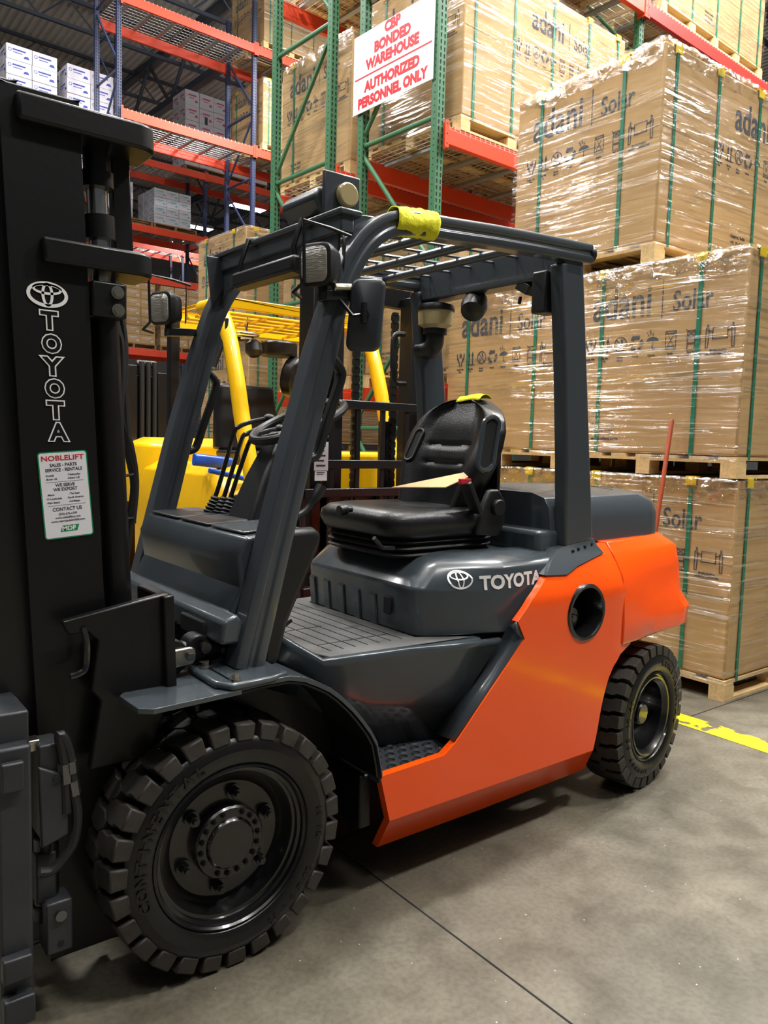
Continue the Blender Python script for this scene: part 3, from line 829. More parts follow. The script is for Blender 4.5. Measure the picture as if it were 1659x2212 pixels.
for i in (.3, .55, .8):
    m = MB(); m.bb((GX0 + 1.06 * i - .006, GY + .02, ZG - .05), (GX0 + 1.06 * i + .006, GY + .72, ZG - .035)); m.build('guard_rod', 'yellow_paint', YK)
# bent front pillars, down and forward
pl = [(478, 672), (490, 690), (503, 735), (518, 820), (530, 905), (548, 1010), (560, 1075)]
pth = [yq(a, b, GY + .12 - .25 * min(1, i / 5)) for i, (a, b) in enumerate(pl)]
pth = [Vector((GX0 + .03, p.y, p.z)) for p in [P(a, b, 'x', GX0 + .05) for a, b in pl]]
pp = [Vector((GX0 + .03, GY + .3, ZG + .02)), Vector((GX0 + .03, GY + .1, ZG + .01))] + pth[1:]
for s in (0, 1):
    m = MB(); m.tube(catmull([p + Vector((s * (GX1 - GX0 - .06), 0, 0)) for p in pp], 4), .047, 14); m.build('guard_pillar', 'yellow_paint', YK)
PB = pp[-1]
for s in (0, 1):
    m = MB(); x = GX0 + .03 + s * 1.0; x += (-.06, .06)[s]; m.sweep([(x, GY + .6, ZG - .02), (x, GY + .62, .9)], rrect(.06, .07, .012, 3), (1, 0, 0)); m.build('rear_pillar', 'black_steel', YK)
# body: fender, hood, counterweight
def yring(z, x0, x1, y0, y1, r): return [Vector(((x0 + x1) / 2 + a, (y0 + y1) / 2 + b, z)) for a, b in rrect(x1 - x0, y1 - y0, r, 5)]
X0, X1_ = GX0 - .05, GX1 + .05
y0 = PB.y
m = MB(); m.loft([yring(.25, X0, X1_, y0 + .12, GY + 1.7, .12), yring(1.0, X0, X1_, y0 + .12, GY + 1.7, .18), yring(1.14, X0 + .01, X1_ - .01, y0 + .2, GY + 1.7, .2), yring(1.25, X0 + .03, X1_ - .03, y0 + .32, GY + 1.66, .22), yring(1.31, X0 + .1, X1_ - .1, y0 + .45, GY + 1.6, .22)]); m.build('body', 'yellow_paint', YK, bevel=.02, seg=3, smooth=50)
m = MB(); m.loft([yring(.4, X0, X1_, GY + .95, GY + 1.85, .28), yring(1.2, X0, X1_, GY + .95, GY + 1.85, .28), yring(1.42, X0 + .05, X1_ - .05, GY + 1.0, GY + 1.75, .26), yring(1.47, X0 + .15, X1_ - .15, GY + 1.1, GY + 1.65, .22)]); m.build('counterweight', 'yellow_paint', YK, bevel=.02, seg=3, smooth=50)
m = MB(); m.bb((X0 - .02, y0 - .06, .2), (X1_ + .02, y0 + .11, 1.17)); m.build('front_cover', 'black_paint', YK, bevel=.02)
m = MB(); m.bb((X0 + .25, y0 - .04, 1.17), (X1_ - .1, y0 + .14, 1.42)); m.build('front_panel', 'yellow_paint', YK, bevel=.03, seg=3)
m = MB(); m.loft([yring(1.28, GX0 + .3, GX0 + .8, GY + .2, GY + .7, .1), yring(1.4, GX0 + .28, GX0 + .82, GY + .15, GY + .7, .1)]); m.loft([yring(1.4, GX0 + .3, GX0 + .8, GY + .62, GY + .75, .05), yring(1.85, GX0 + .33, GX0 + .77, GY + .68, GY + .8, .05)]); m.build('seat', 'vinyl', YK, bevel=.02)
for x in (X0 + .1, X1_ - .1):
    for yy, R_w in ((y0 + .35, .33), (GY + 1.5, .26)):
        m = MB(); s = -1 if x < GX0 + .5 else 1
        m.lathe([(R_w * .6, -.1), (R_w * .95, -.1), (R_w, -.08), (R_w, .08), (R_w * .95, .1), (R_w * .6, .1)], (x, yy, R_w), (1, 0, 0), 32); m.build('wheel', 'tyre', YK)
# mast and load backrest facing the orange truck
mxa, mxb = yq(745, 900, y0 - .3).x, yq(872, 900, y0 - .3).x
MY = y0 - .36
MXC = GX0 + .55
for dx in (-.36, .36):
    m = MB(); m.bb((MXC + dx - .035, MY, .1), (MXC + dx + .035, MY + .14, 2.35)); m.build('mast_rail', 'black_paint', YK, bevel=.005)
for dx in (-.26, .26):
    m = MB(); m.bb((MXC + dx - .03, MY - .05, .15), (MXC + dx + .03, MY + .06, 2.3)); m.build('mast_inner_rail', 'black_steel', YK, bevel=.005)
for z in (.35, 1.1, 2.25):
    m = MB(); m.bb((MXC - .38, MY + .06, z), (MXC + .38, MY + .12, z + .1)); m.build('mast_cross_member', 'black_paint', YK)
m = MB(); m.cyl((MXC + .12, MY + .02, .2), (MXC + .12, MY + .02, 1.6), .045, 16); m.build('lift_cylinder', 'black_paint', YK)
for dx in (-.13, .13):
    m = MB(); z = .4
    while z < 2.2:
        m.bb((MXC + dx - .022, MY - .03, z), (MXC + dx + .022, MY - .012, z + .03)); m.bb((MXC + dx - .014, MY - .034, z + .03), (MXC + dx + .014, MY - .008, z + .044)); z += .044
    m.build('lift_chain', 'black_steel', YK, smooth=0)
bx0, bx1 = MXC - .5, MXC + .5
for z in (.8, 1.19, 1.34, 1.655):
    m = MB(); m.bb((bx0, MY - .12, z), (bx1, MY - .085, z + .045)); m.build('backrest_rail', 'black_steel', YK, bevel=.004)
for i in range(7):
    x = bx0 + (bx1 - bx0) * i / 6; m = MB(); m.bb((x - .014, MY - .11, .5), (x + .014, MY - .09, 1.70)); m.build('backrest_bar', 'black_steel', YK, bevel=.003)
for z in (.2, .62):
    m = MB(); m.bb((bx0, MY - .12, z), (bx1, MY - .06, z + .1)); m.build('carriage_bar', 'black_steel', YK, bevel=.005)
# hanging mirror, horn and lamp under its guard
c = P(535, 722, 'y', GY + .12)
m = MB(); m.ball(c, .07, 16, (1.2, .5, .28)); m.tube([c, c + Vector((-.01, .01, .06)), c + Vector((.03, .02, .12))], .006, 6); m.build('rear_view_mirror', 'chrome', YK)
c = P(548, 750, 'y', GY + .16)
m = MB(); m.lathe([(.02, .05), (.05, .02), (.055, -.03), (.03, -.06)], c, (0, .2, 1), 16); m.tube([c + Vector((0, 0, .05)), c + Vector((-.05, 0, .1)), c + Vector((-.04, 0, .2))], .005, 6); m.build('horn', 'black_plastic', YK)
c = P(602, 755, 'y', GY + .6)
m = MB(); m.cyl(c + Vector((0, 0, -.05)), c + Vector((0, 0, .05)), .13, 24); m.build('intake_cap', 'black_plastic', YK, bevel=.015)
c = P(625, 812, 'y', GY + .6)
m = MB(); m.cyl(c, c + Vector((.05, -.08, -.02)), .15, 24); m.build('work_lamp', 'black_plastic', YK, bevel=.02)
c0, c1 = P(483, 690, 'y', GY - .02), P(455, 795, 'y', GY - .02)
m = MB(); m.sweep([c0, (c0 + c1) / 2 + Vector((.015, 0, 0)), c1], rrect(.12, .016, .006, 2), (1, 0, 0)); m.build('side_mirror', 'black_plastic', YK)
# stickers on its mast
for i, (px, py, w, h) in enumerate(((694, 985, .085, .15), (693, 1028, .075, .05))):
    c = P(px, py, 'y', MY - .123); m = MB(); m.box(c, (w, .002, h)); sk = m.build('notice_sticker', 'tag_paper', YK, smooth=0)
    m = MB()
    for k in range(5 if i == 0 else 2): m.bb((c.x - w * .35, c.y - .0016, c.z + h * .38 - k * h * .17), (c.x + w * (.3 - .1 * (k % 2)), c.y - .001, c.z + h * .32 - k * h * .17))
    m.build('sticker_lines', 'decal_ink', sk, smooth=0)
# blue arm rests lying on its hood
m = MB(); a, b = P(418, 992, 'y', GY + .12), P(500, 1002, 'y', GY + .12); m.sweep([a, b], rrect(.05, .075, .02, 3)); o = m.build('blue_bar', 'blue_plastic', None, bevel=.006); tag(o, 'blue padded bar lying on top of the yellow forklift body, upper one', 'bar')
m = MB(); a, b = P(452, 1016, 'y', GY - .12), P(528, 1034, 'y', GY - .12); m.sweep([a, b], rrect(.04, .03, .01, 3)); o = m.build('blue_bar', 'blue_plastic', None, bevel=.006); tag(o, 'thin blue bar below the padded blue bar on the yellow forklift', 'bar')
# black mast of a further truck at the left
tx = thing('forklift', 'black forklift mast with three rolled hoses standing left behind the far grey pillar', 'forklift', (1.2, 4.7, 0))
c = P(312, 790, 'y', 4.7); k = 4.9
m = MB(); m.bb((c.x - .2, 4.7, 0), (c.x - .06, 4.82, c.z)); m.bb((c.x + .12, 4.7, 0), (c.x + .2, 4.82, c.z - .05)); m.bb((c.x - .06, 4.74, .2), (c.x + .12, 4.8, c.z - .08)); m.build('mast_rail', 'black_paint', tx, bevel=.006)
for i in range(3):
    x = c.x - .02 + i * .055; m = MB(); m.tube(catmull([(x, 4.71, 1.0), (x, 4.7, c.z - .05), (x, 4.72, c.z), (x, 4.76, c.z + .01), (x, 4.8, c.z - .05), (x, 4.8, 1.2)], 4), .022, 10); m.build('rolled_hose', 'hose_rubber', tx)
m = MB(); m.bb((c.x - .3, 4.8, .3), (c.x + .35, 6.0, 1.1)); m.bb((c.x - .28, 5.1, 1.09), (c.x - .2, 5.2, 2.0)); m.build('body', 'black_paint', tx, bevel=.03)
m = MB(); m.bb((c.x - .4, 4.82, 0), (c.x - .22, 5.4, .56)); m.bb((c.x + .26, 4.82, 0), (c.x + .44, 5.4, .56)); m.build('wheel', 'tyre', tx, bevel=.08, seg=4)
# orange pole leaning on the floor stack
a = P(1452, 905, 'x', 3.36); b = P(1425, 1085, 'x', 3.30); d = (a - b); b = a - d * (a.z / d.z)
m = MB(); m.tube([b, a - d.normalized() * .01, a], [.014, .014, .008], 10); o = m.build('wooden_pole', 'pole_orange', None); tag(o, 'orange wooden pole leaning against the strapped cartons behind the counterweight', 'pole')

# ================================================================== ORANGE AND GREY FORKLIFT
YC = .55                                     # centre line; the near side is y = 0
FK = thing('forklift', 'orange and dark grey counterbalance forklift with open cab, parked in the foreground', 'forklift', (.95, YC, 0))
def py_(px, py, y): return P(px, py, 'y', y)
def fy(x, z):
    """how far the near body side lies behind y = 0"""
    t = min(1, max(0, (z - .90) / .2))
    y = .11 * t ** 1.7 + max(0, x - 1.72) * .17
    if z < .275: y += (.275 - z) * .75
    return y
def PS(px, py, f=fy, it=12):
    y = 0
    for _ in range(it):
        p = py_(px, py, y); y = f(p.x, p.z)
    return p
def mir(v): v = Vector(v); v.y = 2 * YC - v.y; return v
def skin(mb, outline, yf, th, hole=None, step=.045, zcut=(), near=True):
    """a bent body panel: outline in x,z; depth y = yf(x,z)"""
    b = bmesh.new()
    b.faces.new([b.verts.new((x, 0, z)) for x, z in outline])
    xs = [p[0] for p in outline]; zs = [p[1] for p in outline]
    def cut(co, no):
        bmesh.ops.bisect_plane(b, geom=b.verts[:] + b.edges[:] + b.faces[:], plane_co=co, plane_no=no, dist=1e-5)
    x = min(xs) + step
    while x < max(xs): cut((x, 0, 0), (1, 0, 0)); x += step
    z = min(zs) + step
    while z < max(zs): cut((0, 0, z), (0, 0, 1)); z += step
    for z in zcut: cut((0, 0, z), (0, 0, 1))
    if hole:
        hx, hz, hr = hole
        for i in range(1, 14):
            o = -hr * 1.3 + 2.6 * hr * i / 14
            cut((hx + o, 0, 0), (1, 0, 0)); cut((0, 0, hz + o), (0, 0, 1))
        kill = [f for f in b.faces if math.hypot(f.calc_center_median().x - hx, f.calc_center_median().z - hz) < hr]
        bmesh.ops.delete(b, geom=kill, context='FACES')
        for v in b.verts:
            if v.is_boundary:
                d = math.hypot(v.co.x - hx, v.co.z - hz)
                if d < hr * 1.35 and d > 0:
                    v.co.x = hx + (v.co.x - hx) * hr / d; v.co.z = hz + (v.co.z - hz) * hr / d
    bmesh.ops.remove_doubles(b, verts=b.verts[:], dist=1e-5)
    m = {}
    for s, off in ((0, 0), (1, th)):
        for v in b.verts:
            c = Vector((v.co.x, yf(v.co.x, v.co.z) + off, v.co.z))
            m[(s, v.index)] = c
    b.verts.index_update()
    vs = {}
    for s, off in ((0, 0), (1, th)):
        for v in b.verts:
            c = Vector((v.co.x, yf(v.co.x, v.co.z) + off, v.co.z))
            vs[s, v.index] = mb.bm.verts.new(c if near else mir(c))
    for f in b.faces:
        ids = [v.index for v in f.verts]
        mb.bm.faces.new([vs[0, i] for i in ids]); mb.bm.faces.new([vs[1, i] for i in reversed(ids)])
    for e in b.edges:
        if e.is_boundary:
            i, j = e.verts[0].index, e.verts[1].index
            mb.bm.faces.new((vs[0, i], vs[0, j], vs[1, j], vs[1, i]))
    b.free()
    return mb
SIDE = [(822, 1678), (960, 1632), (985, 1604), (1134, 1380), (1119, 1343), (1150, 1296), (1183, 1241), (1226, 1242), (1248, 1224), (1270, 1211), (1303, 1195), (1284, 1177), (1308, 1173),
        (1348, 1201), (1354, 1270), (1356, 1290), (1362, 1390), (1340, 1413), (1325, 1440), (1315, 1464), (1305, 1500), (1299, 1527), (1289, 1584), (1280, 1622), (1261, 1662), (1040, 1748), (815, 1830)]
out = [(p.x, p.z) for p in (PS(*q) for q in SIDE)]
HC = PS(1267, 1323)
HOLE = (HC.x, HC.z, .1)
for near in (True, False):
    m = MB(); skin(m, out, fy, .03, HOLE, zcut=(.275,), near=near); m.build('side_panel', 'orange_paint', FK, smooth=30)
# fuel filler well in the near panel
yw = fy(HC.x, HC.z)
m = MB(); m.lathe([(.112, .02), (.113, -.002), (.108, -.007), (.098, -.006), (.094, .002), (.092, .1), (.08, .13), (.0, .135)], (HC.x, yw, HC.z), (0, 1, 0), 40, cap=False)
fw = m.build('filler_well', 'black_gloss', FK)
m = MB(); m.cyl((HC.x - .02, yw + .11, HC.z - .03), (HC.x - .02, yw + .055, HC.z - .03), .045, 20); m.cyl((HC.x - .02, yw + .055, HC.z - .03), (HC.x - .02, yw + .04, HC.z - .03), .018, 12); m.build('filler_cap', 'black_gloss', fw, bevel=.004)
# counterweight
lv = [(.685, .0, .085, 2.33), (.70, -.004, .06, 2.38), (.78, -.004, .055, 2.39), (.845, .0, .105, 2.39), (.96, .012, .115, 2.385), (1.045, .06, .13, 2.375), (1.062, .075, .145, 2.36), (1.10, .105, .19, 2.32)]
def cw_ring(z, y0, y1, xr, x0=1.745, in_=0):
    n = [(x0, y0), (1.85, y0 + (y1 - y0) * .12), (2.0, y0 + (y1 - y0) * .45), (xr - .13, y1 - .015), (xr - .07, y1), (xr - .025, y1 + .03), (xr, y1 + .09), (xr + .03, .4)]
    return [Vector((x, y, z)) for x, y in n] + [mir((x, y, z)) for x, y in reversed(n)]
m = MB(); m.loft([cw_ring(*l) for l in lv]); m.build('counterweight', 'orange_paint', FK, bevel=.012, seg=3, smooth=28)
# engine hood
lv = [(1.098, .145, .2, 2.31, 1.44), (1.19, .15, .2, 2.31, 1.44), (1.245, .16, .21, 2.295, 1.44), (1.283, .185, .235, 2.24, 1.44), (1.303, .26, .3, 2.14, 1.44), (1.31, .4, .42, 1.98, 1.45)]
m = MB(); m.loft([cw_ring(*l) for l in lv]); m.build('engine_hood', 'truck_grey', FK, bevel=.006, smooth=50)
m = MB(); m.bb((1.36, .14, 1.06), (1.55, .96, 1.16)); m.build('hood_shelf', 'truck_grey', FK, bevel=.02, seg=3)

# seat deck over the engine
def deck_ring(z, x0, yc, fr, ys, x1=1.5, ym=None):
    n = [(x0, .40), (x0, yc + fr), (x0 + .012, yc + fr * .35), (x0 + fr * .7, yc - .012), (1.12, ym if ym is not None else (yc + ys) / 2 - .035), (x1 - .06, ys), (x1, ys + .02)]
    return [Vector((x, y, z)) for x, y in n] + [mir((x, y, z)) for x, y in reversed(n)]
m = MB(); m.loft([deck_ring(.80, .80, .195, .05, .055, ym=.075), deck_ring(.955, .785, .19, .05, .055, ym=.07), deck_ring(.975, .785, .192, .05, .058, ym=.075), deck_ring(1.042, .85, .21, .06, .062, ym=.08),
                  deck_ring(1.066, .88, .24, .06, .085, ym=.11), deck_ring(1.082, .915, .31, .06, .15, 1.46, ym=.19), deck_ring(1.086, .95, .36, .05, .24, 1.42, ym=.26), deck_ring(1.074, .965, .38, .05, .26, 1.40, ym=.28)]);
hood = m.build('seat_deck', 'truck_grey', FK, bevel=.012, seg=3, smooth=40)
for i in range(6):                              # pressed ribs in the front face
    y = .34 + i * .105
    m = MB()
    if i == 0: m.prism([(y - .022, .86), (y + .022, .86), (y + .022, .925), (y - .022, .925)], 'x', .786, .778); nm = 'latch_opening'; mt = 'slot_dark'
    else: m.prism([(.803, .80), (.794, .80), (.7815, .915), (.79, .93)], 'y', y - .028, y + .014); nm = 'pressed_rib'; mt = 'cowl_grey'
    m.build(nm, mt, hood, bevel=.006)
# maker's mark and lettering on the deck side
def emblem(mb, X, Y, O, w, h, t):
    mb.ring2(w / 2, h / 2, t, X, Y, O); mb.ring2(w * .145, h * .46, t * .8, X, Y, O, (0, 0)); mb.ring2(w * .36, h * .22, t * .75, X, Y, O, (0, h * .21))
def side_frame(a, b, y):
    A, B = (py_(*a, y) if not isinstance(y, tuple) else py_(*a, y[0])), (py_(*b, y) if not isinstance(y, tuple) else py_(*b, y[1]))
    X = (B - A).normalized(); return A, B, X
from mathutils.bvhtree import BVHTree
def drape(mb, o, off=.002):
    """lay printed lettering onto the curved side of a panel"""
    org = ORG[o.name]
    t = BVHTree.FromObject(o, bpy.context.evaluated_depsgraph_get())
    for v in mb.bm.verts:
        h = t.ray_cast(Vector((v.co.x, -.5, v.co.z)) - org, Vector((0, 1, 0)))[0]
        if h: v.co.y = h.y + org.y - off
A, B = py_(1046, 1276, .085), py_(1164, 1257, .075); X = Vector((B.x - A.x, 0, B.z - A.z)).normalized(); Yd = Vector((-X.z, 0, X.x))
m = MB(); fit_text(m, 'TOYOTA', (B - A).length, .05, X, Yd, A, .04)
E0 = py_(1017, 1258, .085); emblem(m, X, Yd, E0, .088, .066, .0062)
bmesh.ops.triangulate(m.bm, faces=m.bm.faces[:]); bmesh.ops.subdivide_edges(m.bm, edges=[e for e in m.bm.edges if e.calc_length() > .012], cuts=2)
drape(m, hood)
m.build('maker_lettering', 'white_print', hood, smooth=0)

# floor plate with rubber mat
m = MB(); m.prism([(.38, .13), (1.02, .085), (1.02, 1.015), (.38, .97), (.30, .75), (.30, .35)], 'z', .77, .795); m.build('floor_plate', 'truck_grey', FK, bevel=.008)
m = MB(); m.prism([(.40, .15), (.97, .105), (.80, .2), (.80, .9), (.97, 1.0), (.40, .95), (.33, .75), (.33, .35)], 'z', .795, .803)
mt_ = m.build('rubber_mat', 'rubber_mat', FK, bevel=.004)
m = MB()
for i in range(7): x = .44 + i * .05; m.bb((x - .002, .2, .8025), (x + .002, .9, .8042))
m.bb((.44, .28, .8025), (.74, .284, .8042)); m.bb((.44, .5, .8025), (.6, .504, .8042))
m.build('mat_groove', 'slot_dark', mt_, smooth=0)
# cab side between floor and step
def side_loft(rows, nm, mtl, both=True, th=.02, **k):
    for near in ((True, False) if both else (True,)):
        m = MB(); R0 = [[Vector(p) if near else mir(p) for p in r] for r in rows]
        V = [[m.bm.verts.new(p) for p in r] for r in R0]
        for a, b in zip(V[:-1], V[1:]):
            for i in range(len(a) - 1): m.bm.faces.new((a[i], a[i + 1], b[i + 1], b[i]))
        bmesh.ops.recalc_face_normals(m.bm, faces=m.bm.faces[:])
        o = m.build(nm, mtl, FK, smooth=40, **k)
        s = o.modifiers.new('thickness', 'SOLIDIFY'); s.thickness = th; s.offset = 0
top = [py_(572, 1350, .22), py_(640, 1392, .16), py_(698, 1426, .12), py_(790, 1412, .11), py_(883, 1399, .105), py_(985, 1390, .08), py_(1082, 1379, .045)]
r1 = [py_(560, 1400, .22), py_(640, 1412, .17), py_(702, 1440, .13), py_(795, 1425, .115), py_(883, 1411, .11), py_(985, 1402, .085), py_(1075, 1390, .05)]
mid = [py_(560, 1440, .22), py_(640, 1450, .2), py_(720, 1495, .16), py_(800, 1510, .14), py_(883, 1510, .13), py_(965, 1490, .11), py_(1040, 1440, .07)]
bot = [py_(560, 1480, .23), py_(640, 1500, .24), py_(760, 1575, .22), py_(815, 1605, .21), py_(883, 1606, .2), py_(945, 1588, .16), py_(985, 1530, .12)]
side_loft([top, r1, mid, bot], 'cab_side', 'truck_grey', bevel=.006)
# inclined jamb beside the step and the orange skirt
jam_o = [PS(985, 1602), PS(1060, 1490), PS(1134, 1380), PS(1119, 1343)]
jam_i = [py_(938, 1585, .16), py_(1012, 1478, .125), py_(1084, 1384, .075), py_(1100, 1352, .06)]
side_loft([[Vector(p) + Vector((0, .006, 0)) for p in jam_o], jam_i], 'door_jamb', 'truck_grey')
# step
stp = [PS(822, 1679), PS(965, 1632), PS(985, 1606), py_(945, 1586, .165), py_(828, 1603, .225)]
z_ = .426
sp = [(p.x, p.y + .008) for p in stp]
sp = [(.505, .006), (.80, .006), (.86, .02), (.89, .165), (.66, .24), (.505, .24)]
for near in (True, False):
    m = MB(); m.prism([(x, y if near else 2 * YC - y) for x, y in sp], 'z', z_ - .02, z_)
    st = m.build('step', 'step_black', FK, bevel=.003)
    if near:
        m = MB(); mh = MB()
        for r in range(5):
            for c in range(7):
                x, y = .535 + c * .055 + (r % 2) * .027, .05 + r * .04
                if x > .84 - (0 if y < .12 else (y - .12)): continue
                m.lathe([(.014, 0), (.0145, .006), (.0185, .0), ], (x, y, z_), (0, 0, 1), 12, cap=False); mh.lathe([(.0, .001), (.0142, .001)], (x, y, z_), (0, 0, 1), 12, cap=False)
        tag(m.build('grip_rim', 'step_black', st), kind='stuff'); tag(mh.build('grip_hole', 'slot_dark', st), kind='stuff')
# dark underbody
m = MB(); m.bb((-.12, .28, .2), (2.2, .82, .72)); m.bb((.47, .06, .24), (.52, 1.04, .42)); m.bb((1.0, .12, .3), (1.7, .98, .8)); m.build('chassis', 'black_paint', FK, bevel=.01)
for y in (.245, 2 * YC - .275): m = MB(); m.bb((-.28, y, .25), (.52, y + .03, .80)); m.build('wheel_house', 'black_paint', FK)
m = MB(); m.cyl((0, .1, .353), (0, 1.0, .353), .09, 20); m.bb((-.1, .3, .22), (.1, .8, .5)); m.build('front_axle', 'black_paint', FK, bevel=.01)
m = MB(); m.cyl((2.04, .15, .317), (2.04, .95, .317), .06, 16); m.bb((1.95, .3, .22), (2.13, .8, .42)); m.build('rear_axle', 'black_paint', FK, bevel=.01)

# front fenders
arc_px = [(500, 1488), (568, 1471), (627, 1460), (660, 1463), (687, 1473), (715, 1486), (739, 1504), (765, 1529), (785, 1553), (803, 1578), (816, 1603), (824, 1648), (827, 1674)]
arc = [py_(a, b, -.015) for a, b in arc_px]
for near in (True, False):
    m = MB()
    fl = [Vector((-.30, -.02, arc[0].z)), Vector((-.02, -.018, arc[0].z))]
    pts = fl[1:] + arc
    rings = []
    for p in pts:
        rings.append([Vector((p.x, -.015, p.z)), Vector((p.x, .25, p.z)), Vector((p.x - .0, .25, p.z - .014)), Vector((p.x - .003, -.015, p.z - .014))])
    if not near: rings = [[mir(p) for p in r] for r in rings]
    m.loft(rings)
    zt = arc[0].z
    ml = MB()
    q = [(-.255, -.045), (.0, -.025), (.0, .19), (-.265, .13), (-.29, .10), (-.285, -.02)]
    q = [(x, y if near else 2 * YC - y) for x, y in q]
    m.prism(q, 'z', zt - .018, zt - .004)
    fe = m.build('front_fender', 'truck_grey', FK, bevel=.004, smooth=30)
    lr = []
    for i_, p in enumerate(pts):
        q0, q1 = pts[max(i_ - 1, 0)], pts[min(i_ + 1, len(pts) - 1)]; tt = (q1 - q0).normalized(); nn = Vector((-tt.z, 0, tt.x)) * (-1 if tt.x > 0 else 1); nn = Vector((tt.z, 0, -tt.x))
        b0 = Vector((p.x, 0, p.z)) + nn * .017; b1 = b0 + nn * .006
        lr.append([Vector((b0.x, -.012, b0.z)), Vector((b0.x, .25, b0.z)), Vector((b1.x, .25, b1.z)), Vector((b1.x, -.012, b1.z))])
    if not near: lr = [[mir(p) for p in r] for r in lr]
    ml.loft(lr); ml.build('fender_liner', 'black_paint', fe)
    q = [(-.03, -.03), (.10, -.022), (.16, .0), (.16, .2), (-.06, .2), (-.06, .02)]
    m = MB(); m.prism([(x, y if near else 2 * YC - y) for x, y in q], 'z', zt - .004, zt + .016); bp = m.build('pillar_base_plate', 'truck_grey', fe, bevel=.008)
    for x, y in ((-.005, .005), (-.025, .15), (.13, .17)):
        m = MB(); yy = y if near else 2 * YC - y; m.cyl((x, yy, zt + .014), (x, yy, zt + .022), .017, 16); m.cyl((x, yy, zt + .022), (x, yy, zt + .034), .011, 6); m.build('base_bolt', 'zinc', fe)
m = MB(); q = [py_(455, 1432, .2), py_(462, 1355, .22), py_(500, 1350, .22), py_(510, 1360, .2), py_(505, 1432, .17), py_(470, 1440, .17)]
m.sheet(q, .012, (0, 1, 0)); br = m.build('pillar_gusset', 'black_steel', FK, bevel=.004)
for a, b in ((492, 1367), (490, 1400), (478, 1402), (487, 1372)):
    m = MB(); c = py_(a, b, .19); m.cyl(c, c + Vector((0, -.02, 0)), .011, 6); m.build('gusset_bolt', 'zinc', br)

# guard: the two bent side frames
fr_px = [(527, 1442), (583, 1200), (640, 960), (690, 765), (716, 668), (738, 604), (764, 552), (797, 511), (840, 487), (890, 485), (960, 497), (1060, 512), (1160, 530), (1268, 551)]
frame_xz = [py_(a, b, .12) for a, b in fr_px]
fpath = [frame_xz[0], frame_xz[1], frame_xz[2]] + catmull(frame_xz[3:10], 5)[:] + frame_xz[10:]
for near in (True, False):
    m = MB()
    path = [Vector((p.x, .12 if near else 2 * YC - .12, p.z)) for p in fpath]
    k = len(path); sc = [1.12 - .22 * min(1, i / 8) for i in range(k)]
    prof = [(-.036, -.03), (-.03, -.042), (.03, -.042), (.036, -.03), (.036, -.012), (.03, -.008), (.03, .008), (.036, .012), (.036, .03), (.03, .042), (-.03, .042), (-.036, .03), (-.036, .012), (-.03, .008), (-.03, -.008), (-.036, -.012)]
    m.sweep(path, prof, (0, 0, 1) if False else (-.6, 0, .8), scale=sc)
    gp = m.build('guard_side_frame', 'pillar_grey', FK, bevel=.004, smooth=40)
    e = path[-1]; m = MB(); m.cyl(e + Vector((-.01, 0, 0)), e + Vector((.02, 0, .003)), .036, 20); m.build('end_cap', 'black_plastic', gp, bevel=.006)
    # grab handle
    hp = [(706, 764), (722, 780), (734, 798), (736, 815), (722, 862), (703, 920), (686, 975), (672, 990), (630, 998)]
    m = MB(); hpth = catmull([py_(a, b, .12) for a, b in hp], 4)
    hpth = [Vector((p.x, (.12 if near else 2 * YC - .12), p.z)) for p in hpth]
    m.sweep(hpth, rrect(.026, .036, .011, 3), (0, 1, 0)); m.build('grab_handle', 'black_plastic', FK, smooth=50)
# rear guard pillars
rp = [(1214, 566), (1262, 560), (1270, 800), (1282, 1166), (1222, 1183), (1224, 1000), (1221, 800)]
rq = [py_(a, b, .1) for a, b in rp]
for near in (True, False):
    m = MB(); m.prism([(p.x, p.z) for p in rq], 'y', .1 if near else 2 * YC - .1, .165 if near else 2 * YC - .165)
    m.build('rear_pillar', 'pillar_grey', FK, bevel=.012, seg=3)
base = [(1203, 1186), (1222, 1180), (1283, 1163), (1304, 1194), (1271, 1211), (1248, 1223), (1226, 1241), (1180, 1243), (1190, 1215)]
fb_ = lambda x, z: fy(x, z) - .008
bo = [(p.x, p.z) for p in (PS(a, b, fb_) for a, b in base)]
for near in (True, False):
    m = MB(); skin(m, bo, fb_, .05, near=near, step=.03); pb = m.build('pillar_foot', 'truck_grey', FK, bevel=.005)
    if near:
        for a in ((1236, 1190), (1248, 1186), (1262, 1181), (1276, 1175)):
            m = MB(); c = PS(*a, fb_); m.cyl(c, c + Vector((0, -.008, 0)), .006, 6); m.build('foot_rivet', 'black_steel', pb)
# guard cross members
ZR = frame_xz[-1].z
m = MB(); m.bb((.395, .13, 2.118), (.445, .97, 2.182)); m.bb((.385, .12, 2.17), (.47, .98, 2.19)); m.build('front_beam', 'pillar_grey', FK, bevel=.006)
m = MB(); m.bb((1.40, .1, 2.135), (1.50, 1.0, 2.262)); m.build('rear_beam', 'pillar_grey', FK, bevel=.01)
for x in (.60, .80, 1.0, 1.2):
    z = 2.165 + .055 * (x - .45)
    m = MB(); m.cyl((x, .13, z), (x, .97, z), .017, 12); m.build('roof_bar', 'pillar_grey', FK)
for i in range(6):
    y = .22 + .132 * i
    m = MB(); m.cyl((.44, y, 2.19), (1.42, y, 2.24), .006, 8); m.build('roof_rod', 'pillar_grey', FK)
hp_ = [(.975, 2.17), (.975, 1.98), (.95, 1.985), (.90, 2.035), (.83, 2.065), (.74, 2.075), (.40, 2.08), (.28, 2.06), (.2, 2.02), (.16, 2.0), (.16, 2.17)]
m = MB(); m.prism(hp_, 'x', .405, .417); m.build('front_header', 'pillar_grey', FK, bevel=.003)

